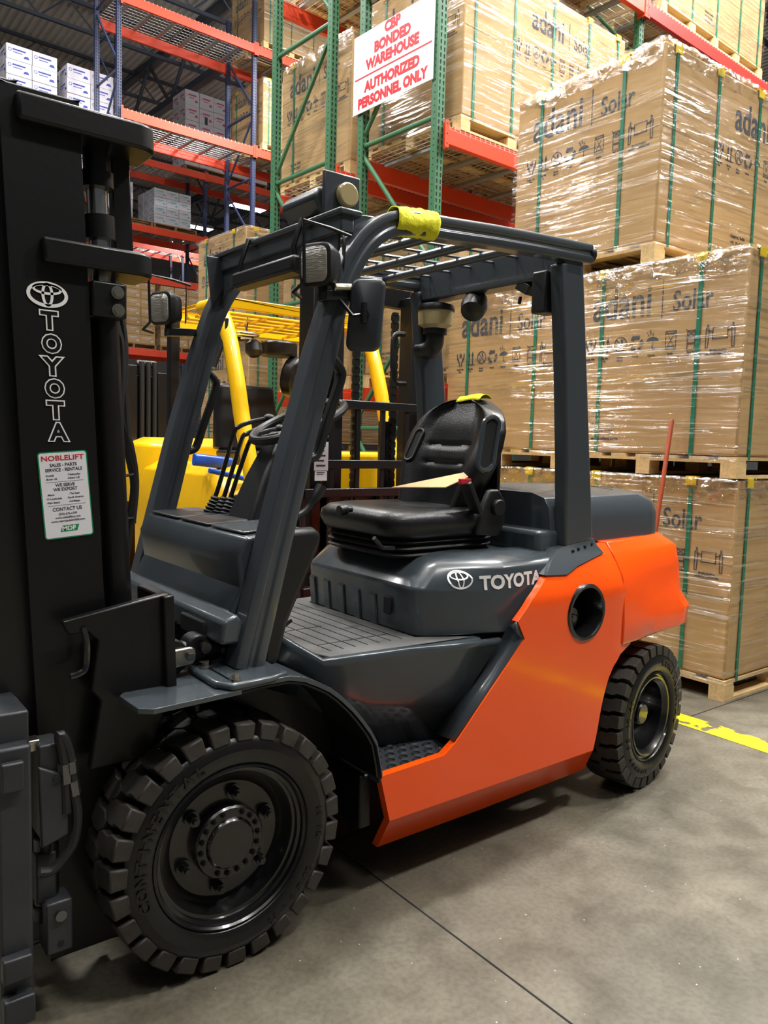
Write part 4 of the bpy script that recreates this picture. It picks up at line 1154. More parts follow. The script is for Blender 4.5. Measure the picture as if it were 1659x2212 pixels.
# cowl
cowl = [(.05, .90), (.058, .985), (.092, 1.05), (.078, 1.145), (.105, 1.2), (.2, 1.21), (.33, 1.212), (.355, 1.195), (.345, 1.17), (.225, .93), (.2, .80), (.12, .80)]
m = MB(); m.prism(cowl, 'y', .16, .94); cl = m.build('cowl', 'cowl_grey', FK, bevel=.012, seg=3)
m = MB(); m.prism([(-.004, .905), (.006, .97), (.05, .99), (.07, .96), (.06, .90)], 'y', .10, .98); lp = m.build('cowl_lip', 'truck_grey', FK, bevel=.01)
for a, b in ((.2, .36), (.88, .97)): m = MB(); m.bb((-.012, a, .90), (-.0, b, .955)); m.build('cable_opening', 'slot_dark', lp, bevel=.01)
for a, b in ((.2, .42), (.44, .66), (.68, .92)):
    m = MB(); m.prism([(.115, 1.204), (.29, 1.213), (.29, 1.221), (.115, 1.212)], 'y', a, b); m.build('cowl_lid', 'black_plastic' if b > .5 else 'truck_grey', cl, bevel=.004)
m = MB(); m.prism([(.17, 1.2), (.22, 1.217), (.33, 1.22), (.36, 1.2), (.352, 1.165), (.24, .93), (.21, .81), (.15, .81), (.15, 1.1)], 'y', .135, .19); m.build('cowl_end', 'black_plastic', cl, bevel=.02, seg=3)
# steering column, wheel
m = MB(); m.loft([[(.25, .42, 1.2), (.41, .44, 1.18), (.41, .60, 1.18), (.25, .60, 1.2)], [(.33, .46, 1.36), (.45, .47, 1.33), (.45, .60, 1.33), (.33, .60, 1.36)], [(.42, .49, 1.52), (.49, .5, 1.48), (.49, .59, 1.48), (.42, .59, 1.52)]]); m.build('steering_column', 'black_plastic', FK, bevel=.015, seg=3)
sn = Vector((-.42, 0, .9)).normalized(); s1 = Vector((0, 1, 0)); s2 = sn.cross(s1); sc_ = Vector((.50, .525, 1.552))
m = MB(); m.tube([sc_ + s1 * (.172 * math.cos(t * PI / 20)) + s2 * (.172 * math.sin(t * PI / 20)) for t in range(40)], .0155, 10, closed=True)
sw = m.build('steering_wheel', 'black_plastic', FK)
m = MB(); m.cyl(sc_ - sn * .05, sc_ - sn * .015, .035, 20)
for a in (90, 210, 330):
    d = s1 * math.cos(math.radians(a)) + s2 * math.sin(math.radians(a)); m.sweep([sc_ - sn * .03 + d * .02, sc_ + d * .16], rrect(.012, .03, .004, 2), tuple(sn))
m.build('wheel_spokes', 'black_plastic', sw, bevel=.002)
kb = sc_ + s1 * -.14 + s2 * .05
m = MB(); m.cyl(kb, kb + sn * .03, .008, 8); m.ball(kb + sn * .05, .024, 14); m.build('spinner_knob', 'black_gloss', sw)
m = MB(); c = py_(672, 958, .5); m.tube([c, py_(695, 950, .46), py_(712, 948, .43)], [.01, .008, .011], 8); m.ball(c, .03, 12); m.build('gear_lever', 'black_plastic', FK)
# hydraulic levers with bellows
for y, pts in ((.66, [(494, 1088), (506, 1050), (536, 962), (548, 945), (575, 932), (606, 926)]), (.70, [(478, 1090), (492, 1048), (522, 950), (533, 938), (560, 926), (600, 920)]), (.74, [(458, 1092), (474, 1046), (505, 938), (515, 923), (540, 912), (582, 903)])):
    pth = [py_(a, b, y) for a, b in pts]
    m = MB(); m.tube(catmull(pth, 4), .0085, 8); lv_ = m.build('hydraulic_lever', 'black_gloss', FK)
    m = MB(); e = pth[-1]; m.ball(e, .016, 10, (1.6, 1, 1)); m.build('lever_knob', 'black_plastic', lv_)
    b0 = Vector((pth[0].x - .01, y, 1.2)); d = (pth[1] - b0).normalized(); prf = []
    for i in range(6): prf += [(.032 - .003 * i, .006 + .013 * i), (.022 - .002 * i, .0125 + .013 * i)]
    m = MB(); m.lathe(prf, b0, d, 16); m.build('lever_bellows', 'hose_rubber', lv_, smooth=0)
# parking brake and pedals
m = MB(); m.tube(catmull([py_(636, 1118, .4), py_(660, 1104, .4), py_(680, 1076, .4), py_(695, 1050, .4)], 4), [.012] * 7 + [.016, .018, .02, .02, .02, .02], 10); m.build('parking_lever', 'black_plastic', FK)
m = MB(); m.prism([(.30, .87), (.36, .9), (.37, .885), (.31, .85)], 'y', .32, .40); m.prism([(.20, .98), (.31, .88), (.30, .86), (.19, .96)], 'y', .35, .37); m.build('brake_pedal', 'black_plastic', FK, bevel=.005)

# seat
ST = MB()
def ring(x0, x1, y0, y1, z, r, dz=0): return [Vector(((x0 + x1) / 2 + a, (y0 + y1) / 2 + b, z + dz * (a / (x1 - x0)))) for a, b in rrect(x1 - x0, y1 - y0, r, 5)]
m = ST; m.loft([ring(.80, 1.30, .30, .80, 1.133, .08), ring(.765, 1.31, .285, .815, 1.15, .1), ring(.745, 1.31, .275, .825, 1.185, .11), ring(.75, 1.31, .28, .82, 1.215, .11), ring(.775, 1.31, .30, .80, 1.235, .1, -.0), ring(.82, 1.30, .34, .76, 1.243, .09), ring(.9, 1.28, .40, .70, 1.236, .06)])
m.build('seat_cushion', 'vinyl', FK, smooth=60)
m = MB()
for i in range(3): m.loft([ring(.80, 1.29, .31, .79, 1.064 + i * .024, .07), ring(.785, 1.305, .295, .805, 1.075 + i * .024, .08), ring(.80, 1.29, .31, .79, 1.086 + i * .024, .07)])
m.build('seat_bellows', 'hose_rubber', FK, smooth=30)
def back_pt(u, v, front):
    """u -1..1 across, v 0..1 up"""
    K = ((0, .20), (.23, .232), (.45, .27), (.6, .28), (.75, .272), (.85, .25), (.92, .215), (.97, .165), (1, .10))
    for (v0, w0), (v1, w1) in zip(K[:-1], K[1:]):
        if v0 <= v <= v1 + 1e-6: t = (v - v0) / (v1 - v0); w = w0 + (w1 - w0) * t
    z = 1.205 + .475 * v - .03 * abs(u) ** 3 * v
    x = 1.215 + .085 * v + .05 * v * v
    if front:
        bol = max(0, (abs(u) - .42) / .58); x -= .085 * min(1, bol * 2.0) * (1 - .6 * v) * (1 if bol < .7 else 1 - ((bol - .7) / .3) ** 2 * .9)
        x -= .02 * math.exp(-((v - .45) / .2) ** 2) * (1 - bol)
        for vv in (.42, .58): x += .012 * math.exp(-((v - vv - .05 * u * u) / .018) ** 2) * (1 if abs(u) < .45 else 0)
        x -= .012 * math.exp(-((v - .75) / .14) ** 2) * (abs(u) < .45)
    else: x += .075 * (1 - abs(u) ** 4) + .012
    return Vector((x, YC + .015 + u * w, z))
m = MB()
NU, NV = 40, 44
Vf = [[m.bm.verts.new(back_pt(-1 + 2 * i / NU, j / NV, True)) for j in range(NV + 1)] for i in range(NU + 1)]
Vb = [[m.bm.verts.new(back_pt(-1 + 2 * i / NU, j / NV, False)) for j in range(NV + 1)] for i in range(NU + 1)]
for i in range(NU):
    for j in range(NV):
        m.bm.faces.new((Vf[i][j], Vf[i + 1][j], Vf[i + 1][j + 1], Vf[i][j + 1])); m.bm.faces.new((Vb[i][j], Vb[i][j + 1], Vb[i + 1][j + 1], Vb[i + 1][j]))
for i in range(NU):
    for j in (0, NV):
        m.bm.faces.new((Vf[i][j], Vf[i + 1][j], Vb[i + 1][j], Vb[i][j]))
for j in range(NV):
    for i in (0, NU): m.bm.faces.new((Vf[i][j], Vf[i][j + 1], Vb[i][j + 1], Vb[i][j]))
sb = m.build('seat_back', 'vinyl', FK, smooth=55)
def grip(ctr, sd_, up_, w, h, rim, rm):
    pts = []; sd_ = sd_.normalized(); up_ = up_.normalized()
    for t in range(28):
        a = 2 * PI * t / 28; e = 1 if math.sin(a) > 0 else -1
        pts.append(ctr + sd_ * (w * math.cos(a)) + up_ * ((h - w) * e + w * math.sin(a)))
    m = MB(); m.tube(pts, rim, 8, closed=True); m.build('side_grip_rim', rm, sb)
    m = MB(); m.face(pts); m.build('side_grip', 'slot_dark', sb)
g0, g1 = back_pt(.68, .46, True), back_pt(.66, .72, True)
grip((g0 + g1) / 2 + Vector((-.004, 0, 0)), Vector((-.35, 1, 0)), g1 - g0, .02, .075, .006, 'black_plastic')
gc = py_(1046, 958, .285); grip(Vector((gc.x, .262, gc.z)), Vector((1, -.28, 0)), Vector((.22, .06, 1)), .034, .105, .010, 'cowl_grey')
m = MB(); m.bb((1.36, .37, 1.25), (1.38, .76, 1.60)); m.build('seat_back_shell', 'black_plastic', FK, bevel=.006)
c = py_(1066, 1085, .275)
m = MB(); m.prism([(c.x - .10, 1.14), (c.x + .03, 1.13), (c.x + .06, 1.19), (c.x + .055, 1.27), (c.x + .02, 1.315), (c.x - .03, 1.315), (c.x - .06, 1.26)], 'y', .262, .295); hg = m.build('recliner_cover', 'black_plastic', FK, bevel=.01, seg=3)
m = MB(); m.cyl((c.x + .005, .24, 1.245), (c.x + .005, .262, 1.245), .032, 20); m.build('recliner_knob', 'black_plastic', hg, bevel=.004)
b0 = py_(1030, 1108, .27); b1 = py_(1005, 1042, .27)
m = MB(); m.sweep([b0, b1], rrect(.02, .06, .005, 2), (0, 1, 0)); bk = m.build('belt_buckle', 'black_plastic', FK, bevel=.003)
m = MB(); d = (b1 - b0).normalized(); m.box(b1 + d * .004, (.055, .016, .022), None); m.build('buckle_button', 'strap_red', bk, bevel=.003)
m = MB(); a_ = py_(808, 1162, .3); m.tube([py_(850, 1184, .3), py_(826, 1184, .28), py_(808, 1162, .27)], .008, 8); m.build('seat_slide_lever', 'black_steel', FK)
m = MB(); m.cyl(py_(748, 1100, .5), py_(732, 1103, .5), .02, 12); m.cyl(py_(745, 1100, .5), py_(760, 1100, .5), .012, 8); m.build('suspension_knob', 'black_plastic', FK, bevel=.003)

# work lights with guard wires
def work_light(c, near):
    s = 1 if near else -1
    n = Vector((-.93, -.36 * 1, -.05)).normalized(); t = n.cross(Z1).normalized(); u = t.cross(n).normalized()
    def rg(w, h, r, d): return [c + n * d + t * a + u * b for a, b in rrect(w, h, r, 4)]
    m = MB(); m.loft([rg(.05, .06, .02, -.075), rg(.095, .105, .03, -.055), rg(.112, .122, .028, -.01), rg(.112, .122, .028, .008), rg(.1, .11, .024, .012)])
    L_ = m.build('work_light', 'black_plastic', FK, smooth=50)
    m = MB(); m.loft([rg(.092, .102, .022, .011), rg(.088, .098, .022, .016), rg(.05, .06, .015, .021)]); m.build('light_lens', 'lens_glass', L_, smooth=50)
    m = MB(); m.tube([c + u * -.03 + n * .10 + t * -.0, c + u * .095 + n * .10, ], .005, 8) if False else None
    pth = [c + t * .075 + u * -.085 + n * -.02, c + t * .045 + u * -.08 + n * .055, c + t * .0 + u * -.055 + n * .06, c + t * -.0 + u * .115 + n * .06, c + t * -.03 + u * .105 + n * -.03, c + t * -.06 + u * .09 + n * -.09]
    m = MB(); m.tube(pth, .0055, 8); m.build('light_guard_wire', 'black_steel', L_)
    m = MB(); m.prism([(c.x + .02, c.z - .1), (c.x + .13, c.z - .09), (c.x + .13, c.z - .065), (c.x + .02, c.z - .07)], 'y', c.y - .025, c.y + .03); m.cyl(c + u * -.1 - n * .03, c - n * .03, .014, 10)
    m.build('light_bracket', 'black_steel', L_, bevel=.003)
    m = MB(); m.sheet([c + t * -.05 + u * .06 - n * .08, c + t * -.03 + u * .1 - n * .1, c + t * -.01 + u * -.02 - n * .12, c + t * -.03 + u * -.05 - n * .09], .006, tuple(t)); m.build('light_shield', 'black_steel', L_)
work_light(py_(684, 572, .09), True)
work_light(py_(350, 666, 1.0), False)
# front centre lamp bar under the beam
m = MB(); a, b = Vector((.36, .30, 2.05)), Vector((.36, .72, 2.05)); m.sweep([a, b], [(-.03, -.03), (.02, -.04), (.035, -.01), (.02, .025), (-.03, .02)], (0, 0, 1)); lb_ = m.build('lamp_bar', 'black_plastic', FK, bevel=.01)
for y in (.33, .69): m = MB(); m.tube([(.37, y, 2.03), (.35, y, 2.1), (.38, y, 2.19), (.42, y, 2.2)], .009, 8); m.build('bar_clamp', 'black_steel', lb_)
# mirror on its arm
mc = py_(790, 681, .03); n = Vector((-.72, -.69, .05)).normalized(); t = n.cross(Z1).normalized(); u = t.cross(n)
m = MB(); rg = lambda w, h, r, d: [mc + n * d + t * a + u * b + t * (b * -.06) for a, b in rrect(w, h, r, 4)]
m.loft([rg(.085, .195, .02, .016), rg(.1, .21, .022, .01), rg(.104, .214, .024, -.004), rg(.094, .204, .02, -.008)])
mi = m.build('side_mirror', 'mirror_back', FK, smooth=50)
m = MB(); m.loft([rg(.092, .202, .02, -.008), rg(.09, .2, .02, -.0095)]); m.build('mirror_glass', 'chrome', mi)
m = MB(); m.tube([py_(722, 636, .11), py_(738, 652, .06), py_(762, 682, .02), mc + n * .02], .006, 8); m.cyl(mc + n * .012, mc + n * .03, .014, 12); m.cyl(mc + n * .03 + Z1 * .03, mc + n * .03 - Z1 * .03, .009, 10); m.build('mirror_arm', 'black_steel', mi)
m = MB(); c = py_(730, 628, .1); m.box(c, (.06, .06, .03)); m.cyl(c + Vector((-.04, -.035, .0)), c + Vector((.05, -.035, .01)), .012, 10); m.build('arm_clamp', 'zinc', mi, bevel=.004)
# reversing alarm, camera, control box under the roof
m = MB(); c = P(1024, 662, 'x', 1.43); m.lathe([(.03, -.06), (.05, -.05), (.058, 0), (.05, .04), (.03, .05)], c, (-.55, -.35, -.6), 20); m.cyl(c, c + Vector((0.02, 0, .12)), .014, 10); m.build('reversing_alarm', 'black_plastic', FK)
m = MB(); c = P(1137, 622, 'x', 1.43); m.box(c, (.05, .07, .04), Matrix.Rotation(.5, 3, 'X')); m.cyl(c, c + Vector((0, -.03, .06)), .008, 8); m.cyl(c + Vector((0, .03, -.03)), c + Vector((0, .035, -.06)), .008, 8); m.build('camera_unit', 'black_plastic', FK, bevel=.005)
m = MB(); m.bb((1.37, .165, 2.0), (1.46, .24, 2.16)); m.build('control_box', 'black_plastic', FK, bevel=.008)
# air precleaner on the far pillar
c = P(941, 682, 'x', 1.44)
m = MB(); m.lathe([(.045, -.07), (.06, -.055), (.078, -.045), (.082, .0), (.082, .02), (.0, .02)], c, (0, 0, 1), 28, cap=False); pc = m.build('precleaner_bowl', 'cleaner_bowl', FK)
m = MB(); m.lathe([(.086, .018), (.088, .03), (.082, .045), (.06, .052), (.0, .054)], c, (0, 0, 1), 28); m.build('precleaner_cap', 'black_plastic', pc)
m = MB(); m.tube(catmull([c + Vector((0, 0, -.06)), c + Vector((0, .0, -.12)), c + Vector((.0, .03, -.15)), c + Vector((0, .1, -.15))], 4), .042, 16); m.cyl(c + Vector((0, 0, -.055)), c + Vector((0, 0, -.085)), .055, 20); m.build('intake_elbow', 'black_plastic', pc)
m = MB(); m.tube(catmull([(1.375, 1.02, 1.99), (1.33, 1.03, 1.985), (1.315, 1.03, 1.93), (1.315, 1.02, 1.82), (1.33, 1.02, 1.765), (1.375, 1.0, 1.76)], 4), .013, 8); m.build('pillar_grip', 'black_plastic', FK)
# guard box (old beacon bracket) on the front beam
m = MB(); c = Vector((.46, .34, 2.24))
m.prism([(.42, 2.19), (.5, 2.19), (.52, 2.25), (.50, 2.29), (.40, 2.285), (.38, 2.25)], 'y', .26, .47); bb2 = m.build('beacon_housing', 'pillar_grey', FK, bevel=.012, seg=3)
m = MB(); m.bb((.40, .235, 2.19), (.54, .25, 2.33)); m.build('beacon_plate', 'pillar_grey', bb2, bevel=.006)
m = MB(); m.cyl((.48, .235, 2.262), (.48, .21, 2.262), .038, 24); m.build('beacon_roller', 'cleaner_bowl', bb2, bevel=.006)
# roof header at the near front corner
m = MB(); m.prism([(.43, 2.12), (.43, 2.185), (.52, 2.195), (.72, 2.205), (.72, 2.19), (.52, 2.14)], 'y', .16, .175); m.build('header_gusset', 'pillar_grey', FK, bevel=.003)
m = MB(); m.prism([(.36, 1.99), (.44, 2.1), (.44, 2.17), (.34, 2.17)], 'y', .935, .95); m.build('corner_gusset', 'pillar_grey', FK, bevel=.003)

# ------------------------------------------------------------------ wheels
def wheel(nm, c, R, W, rim, side, steer, lugs, hubtype, lettering):
    """side +1: outer face towards -y"""
    w = MB()
    # the wheel is built with its axle along +y (outer face at y=0), then turned and placed
    cr = R * .885
    tyre = MB()
    tyre.lathe([(rim * .985, .02), (rim * 1.0, .006), (rim * 1.07, -.004), (rim * 1.2, -.008), ((rim + cr) / 2, -.006), (cr * .95, .0), (cr * .985, .006), (cr, .012), (cr, W - .012), (cr * .985, W - .006), ((rim + cr) / 2, W + .006), (rim, W - .006), (rim * .985, W - .02)], (0, 0, 0), (0, 1, 0), 72, closed_prof=True)
    p = 2 * PI / lugs
    tyre.mat(1)
    def lug(a0, flip):
        # tread block outline in (angle, width) — a chunky arrow reaching past the middle
        o = [(0, .0), (.74, .0), (.74, .18), (.88, .27), (.88, .42), (.68, .53), (.32, .55), (.14, .44), (.14, .28), (0, .18)]
        lo, hi = [], []
        for t, y in o:
            a = a0 + t * p; yy = y * W
            if flip: yy = W - yy
            lo.append(Vector((cr * .97 * math.cos(a), yy, cr * .97 * math.sin(a))))
            rr = R if .06 < y else R * .992
            hi.append(Vector((rr * math.cos(a), yy + (0.004 if y == 0 else 0) * (-1 if flip else 1), rr * math.sin(a))))
        tyre.loft([lo, hi])
    for i in range(lugs):
        lug(i * p, False); lug((i + .5) * p, True)
    ry = Matrix.Rotation(steer, 4, 'Z')
    base = Matrix.Translation(Vector(c)) @ ry @ (Matrix.Rotation(PI, 4, 'Z') if side < 0 else Matrix.Identity(4))
    if side < 0: base = Matrix.Translation(Vector((c[0], c[1], c[2]))) @ ry @ Matrix.Rotation(PI, 4, 'Z')
    rimm = MB()
    if hubtype == 'front':
        pr = [(rim, .016), (rim * .995, .006), (rim * .965, .002), (rim * .945, .008), (rim * .94, .02), (rim * .905, .024), (rim * .9, .036), (rim * .865, .038), (rim * .85, .06), (rim * .80, .082), (rim * .74, .078), (rim * .70, .07), (rim * .42, .068), (rim * .42, .085), (.0, .085)]
    else:
        pr = [(rim, .016), (rim * .99, .004), (rim * .95, .0), (rim * .93, .012), (rim * .90, .014), (rim * .88, .004), (rim * .84, .006), (rim * .8, .02), (rim * .76, .028), (rim * .74, .1), (rim * .66, .135), (rim * .3, .135), (0, .135)]
    rimm.lathe(pr, (0, 0, 0), (0, 1, 0), 64, cap=False)
    hub = MB()
    if hubtype == 'front':
        hub.lathe([(.105, .072), (.105, .04), (.1, .034), (.074, .034), (.072, .03), (.066, .024), (.0, .022)], (0, 0, 0), (0, 1, 0), 40, cap=False)
    else:
        hub.lathe([(.075, .136), (.07, .11), (.05, .1), (.048, .05), (.042, .042), (0, .04)], (0, 0, 0), (0, 1, 0), 28, cap=False)
    parts = [('tyre', tyre, ('tyre', 'tread')), ('rim', rimm, 'wheel_black'), ('hub', hub, 'wheel_black')]
    if hubtype == 'front':
        for i in range(6):
            a = math.radians(20 + 60 * i); mm = MB(); x, z = .135 * math.cos(a), .135 * math.sin(a)
            mm.cyl((x, .069, z), (x, .06, z), .022, 16); mm.cyl((x, .06, z), (x, .04, z), .0155, 6); mm.cyl((x, .04, z), (x, .03, z), .009, 10)
            parts.append(('lug_nut', mm, 'wheel_black'))
        for i in range(18):
            if i in (4, 11): continue
            a = math.radians(20 * i + 5); mm = MB(); x, z = .088 * math.cos(a), .088 * math.sin(a)
            mm.cyl((x, .036, z), (x, .026, z), .0085, 6); mm.cyl((x, .026, z), (x, .021, z), .005, 8)
            parts.append(('hub_bolt', mm, 'wheel_black'))
    else:
        for i in range(5):
            a = math.radians(72 * i + 30); mm = MB(); x, z = .095 * math.cos(a), .095 * math.sin(a)
            mm.cyl((x, .136, z), (x, .115, z), .013, 6); parts.append(('lug_nut', mm, 'wheel_black'))
    if lettering:
        rl = (rim + cr) / 2
        for s, start, span, hh in lettering:
            n = len(s); mm = MB()
            for i, ch in enumerate(s):
                if ch == ' ': continue
                a = math.radians(start - span * (i + .5) / n)
                rad = Vector((math.cos(a), 0, math.sin(a))); tan = Vector((math.sin(a), 0, -math.cos(a)))
                mm.text(ch, hh * 1.35, tan, rad, rad * (rl - hh / 2) + Vector((0, -.0075, 0)), .002, .0012, 'CENTER')
            parts.append(('sidewall_lettering', mm, 'tyre'))
    root = bpy.data.objects.new(nm, None); COL.objects.link(root); root.parent = FK; ORG[root.name] = ORG[FK.name]
    root.empty_display_size = .1
    for pn, pm, pmt in parts:
        pm.xf(base); pm.build(pn, pmt, root, smooth=30, bevel=.004 if pn == 'tyre' else 0, seg=1)
    return root
FL = [('CONTINENTAL', 202, 92, .034), ('28 x 9 - 15', 332, 40, .018), ('18 PR', 12, 22, .018)]
RL = [('CONTINENTAL', 78, 100, .03), ('ROBUST SC', 262, 74, .02), ('IC 40', 180, 30, .02)]
wheel('front_wheel', (0, 0, .353), .353, .225, .236, 1, 0, 27, 'front', FL)
wheel('front_wheel', (0, 2 * YC, .353), .353, .225, .236, -1, 0, 27, 'front', None)
wheel('rear_wheel', (2.04, .03, .317), .317, .19, .2, 1, .148, 28, 'rear', RL)
wheel('rear_wheel', (2.04, 2 * YC - .03, .317), .317, .19, .2, -1, .148, 28, 'rear', None)

# ------------------------------------------------------------------ mast
def mx(x, z): return x - .045 * (z - 1.2)
def mbar(mb, x0, x1, y0, y1, z0, z1):
    q = []
    for z in (z0, z1): q.append([Vector((mx(x0, z), y0, z)), Vector((mx(x1, z), y0, z)), Vector((mx(x1, z), y1, z)), Vector((mx(x0, z), y1, z))])
    return mb.loft(q)
for near in (True, False):
    f = (lambda y: y) if near else (lambda y: 2 * YC - y)
    m = MB(); mbar(m, -.49, -.305, f(.19), f(.205), .09, 2.31); mbar(m, -.49, -.465, f(.19), f(.28), .09, 2.31); mbar(m, -.33, -.305, f(.19), f(.28), .09, 2.31)
    orail = m.build('mast_outer_rail', 'black_paint', FK, bevel=.004)
    m = MB(); mbar(m, -.60, -.44, f(.225), f(.24), .14, 2.33); mbar(m, -.60, -.575, f(.225), f(.31), .14, 2.33); mbar(m, -.46, -.44, f(.225), f(.31), .14, 2.33); m.build('mast_inner_rail', 'black_steel', FK, bevel=.004)
    m = MB(); cx_ = -.245; yc_ = f(.27)
    m.tube([(mx(cx_, .5), yc_, .5), (mx(cx_, 1.86), yc_, 1.86)], .04, 20); m.tube([(mx(cx_, 2.0), yc_, 2.0), (mx(cx_, 2.06), yc_, 2.06)], .042, 20); m.tube([(mx(cx_, 2.13), yc_, 2.13), (mx(cx_, 2.17), yc_, 2.17)], .044, 20); m.tube([(mx(cx_, 2.17), yc_, 2.17), (mx(cx_, 2.3), yc_, 2.3)], .032, 20)
    cyl_ = m.build('lift_cylinder', 'black_paint', FK, smooth=40)
    m = MB(); m.tube([(mx(cx_, 1.84), yc_, 1.84), (mx(cx_, 2.15), yc_, 2.15)], .026, 20); m.build('piston_rod', 'chrome', cyl_)
    m = MB(); m.bb((mx(-.30, 1.83), f(.18), 1.79), (mx(-.21, 1.83), f(.24), 1.88)); m.build('cylinder_clamp', 'black_paint', cyl_, bevel=.006)
    for z in (1.81, 1.855):
        m = MB(); c = Vector((mx(-.235, z), f(.18), z)); d = Vector((0, -1 if near else 1, 0)); m.cyl(c, c + d * .012, .013, 6); m.cyl(c, c + d * .004, .017, 16); m.build('clamp_bolt', 'zinc', cyl_)
def ear(z0, z1, xl, xr, y0=.165):
    n = [(xl, y0), (xr - .05, y0)] + [(xr - .05 + .05 * math.sin(math.radians(a)), y0 + .05 - .05 * math.cos(math.radians(a))) for a in range(15, 91, 15)] + [(xr, y0 + .16), (xl + .12, y0 + .16)]
    n = n + [(x, 2 * YC - y) for x, y in reversed(n)]
    m = MB(); m.loft([[Vector((mx(x, z0), y, z0)) for x, y in n], [Vector((mx(x, z1), y, z1)) for x, y in n]]); return m
ear(2.225, 2.29, -.455, -.11).build('mast_top_tie', 'black_paint', FK, bevel=.008)
ear(1.905, 1.965, -.415, -.13).build('mast_tie', 'black_paint', FK, bevel=.008)
for y in (.29, .77): m = MB(); mbar(m, -.196, -.145, y, y + .035, 1.96, 2.24); m.build('tie_strut', 'black_paint', FK, bevel=.004)
for z0, z1 in ((1.05, 1.13), (.3, .42)): m = MB(); mbar(m, -.44, -.36, .23, .87, z0, z1); m.build('mast_cross_member', 'black_paint', FK, bevel=.006)
# lettering on the near rail
RX = (py_(177, 500, .188) - py_(16, 500, .188)); RX = Vector((1, 0, 0)); RY = Vector((-.045, 0, 1)).normalized()
mo = MB(); mi_ = MB()
for ch, a, b in (('T', 106.4, 692), ('O', 111.4, 742.5), ('Y', 113, 791), ('O', 118.3, 839), ('T', 120.5, 886), ('A', 126.6, 933)):
    c = py_(a, b, .1885); v, _ = text_geo(ch, 0, 'LEFT', 1.0, 0)[0]
    w = .04 if ch != 'T' else .036; h = .0405
    for mm, bold, dep in ((mo, .085, .0008), (mi_, .03, .0014)):
        fit_o = c - RX * (w / 2) - RY * (h / 2)
        vv, ff = text_geo(ch, bold, 'LEFT', 1.0, 0)[0]
        v0, _f = text_geo(ch, .0, 'LEFT', 1.0, 0)[0]
        x0, x1 = min(p[0] for p in v0), max(p[0] for p in v0); y0, y1 = min(p[1] for p in v0), max(p[1] for p in v0)
        bv = [mm.bm.verts.new(c + RX * ((p[0] - (x0 + x1) / 2) * w / (x1 - x0)) + RY * ((p[1] - (y0 + y1) / 2) * h / (y1 - y0)) + Vector((0, -dep if p[2] > 0 else 0, 0))) for p in vv]
        for q in ff:
            try: mm.bm.faces.new([bv[i] for i in q])
            except ValueError: pass
E0 = py_(102.4, 636.5, .1885); emblem(mo, RX, RY, E0, .098, .063, .0085)
mo.build('maker_lettering', 'white_print', FK, smooth=0); mi_.build('lettering_core', 'black_paint', FK, smooth=0)
# dealer sticker
S0, S1, S2, S3 = [py_(a, b, .1885) for a, b in ((97.7, 1167.5), (202.6, 1154), (184.5, 971), (76.7, 979))]
SX_ = (S1 - S0).normalized(); SY_ = (S3 - S0); SY_ = (SY_ - SX_ * SY_.dot(SX_)).normalized(); SW, SH = (S1 - S0).length, ((S3 - S0).length + (S2 - S1).length) / 2
def plate(w, h, r, d): return [S0 + SX_ * (SW / 2 + a) + SY_ * (SH / 2 + b) + Vector((0, -d, 0)) for a, b in rrect(w, h, r, 4)]
m = MB(); m.loft([plate(SW, SH, .008, 0), plate(SW, SH, .008, .0008)]); stk = m.build('dealer_sticker', 'decal_green', FK, smooth=0)
m = MB(); m.loft([plate(SW - .006, SH - .006, .006, .0006), plate(SW - .006, SH - .006, .006, .0011)]); m.build('sticker_face', 'decal_white', stk, smooth=0)
SO_ = lambda u, v: S0 + SX_ * (u * SW) + SY_ * (v * SH) + Vector((0, -.0011, 0))
m = MB(); fit_text(m, 'NOBLELIFT', SW * .86, .0125, SX_, SY_, SO_(.07, .90), .02, .0005); m.build('sticker_heading', 'decal_red', stk, smooth=0)
m = MB()
for s, v, sz, u, al in (('SALES - PARTS', .83, .0115, .5, 'CENTER'), ('SERVICE - RENTALS', .775, .0115, .5, 'CENTER'), ('-Forklift', .72, .007, .12, 'LEFT'), ('-Telehandler', .72, .007, .56, 'LEFT'), ('-Boom Lift', .68, .007, .12, 'LEFT'), ('-Scissor Lift', .68, .007, .56, 'LEFT'),
                         ('WE SERVE', .60, .0115, .5, 'CENTER'), ('WE EXPORT', .55, .0115, .5, 'CENTER'), ('-Miami', .50, .007, .12, 'LEFT'), ('-The Keys', .50, .007, .56, 'LEFT'), ('-Ft Lauderdale', .455, .007, .1, 'LEFT'), ('-South America', .455, .007, .52, 'LEFT'), ('-Palm Beach', .41, .007, .1, 'LEFT'), ('-Caribbean', .41, .007, .54, 'LEFT'),
                         ('CONTACT US', .32, .0125, .5, 'CENTER'), ('(305)-676-6189', .27, .008, .5, 'CENTER'), ('www.nobleliftna.com', .23, .008, .5, 'CENTER'), ('www.miamidadeforklift.com', .19, .008, .5, 'CENTER')):
    m.text(s, sz, SX_, SY_, SO_(u, v), .0004, .00025 if sz > .01 else .0001, al, .92)
for v in (.655, .385): m.stroke([(-SW * .38, 0), (SW * .38, 0)], .0007, SX_, SY_, SO_(.5, v), .0004)
m.build('sticker_print', 'decal_ink', stk, smooth=0)
m = MB(); m.poly2([(-.022, 0), (.02, 0), (.026, .016), (-.016, .016)], SX_, SY_, SO_(.5, .075), .0003); m.build('sticker_badge', 'decal_green', stk, smooth=0)
m = MB(); fit_text(m, 'MDF', .034, .011, SX_, SY_, SO_(.36, .088) + Vector((0, -.0004, 0)), .03, .0003); m.build('badge_letters', 'white_print', stk, smooth=0)
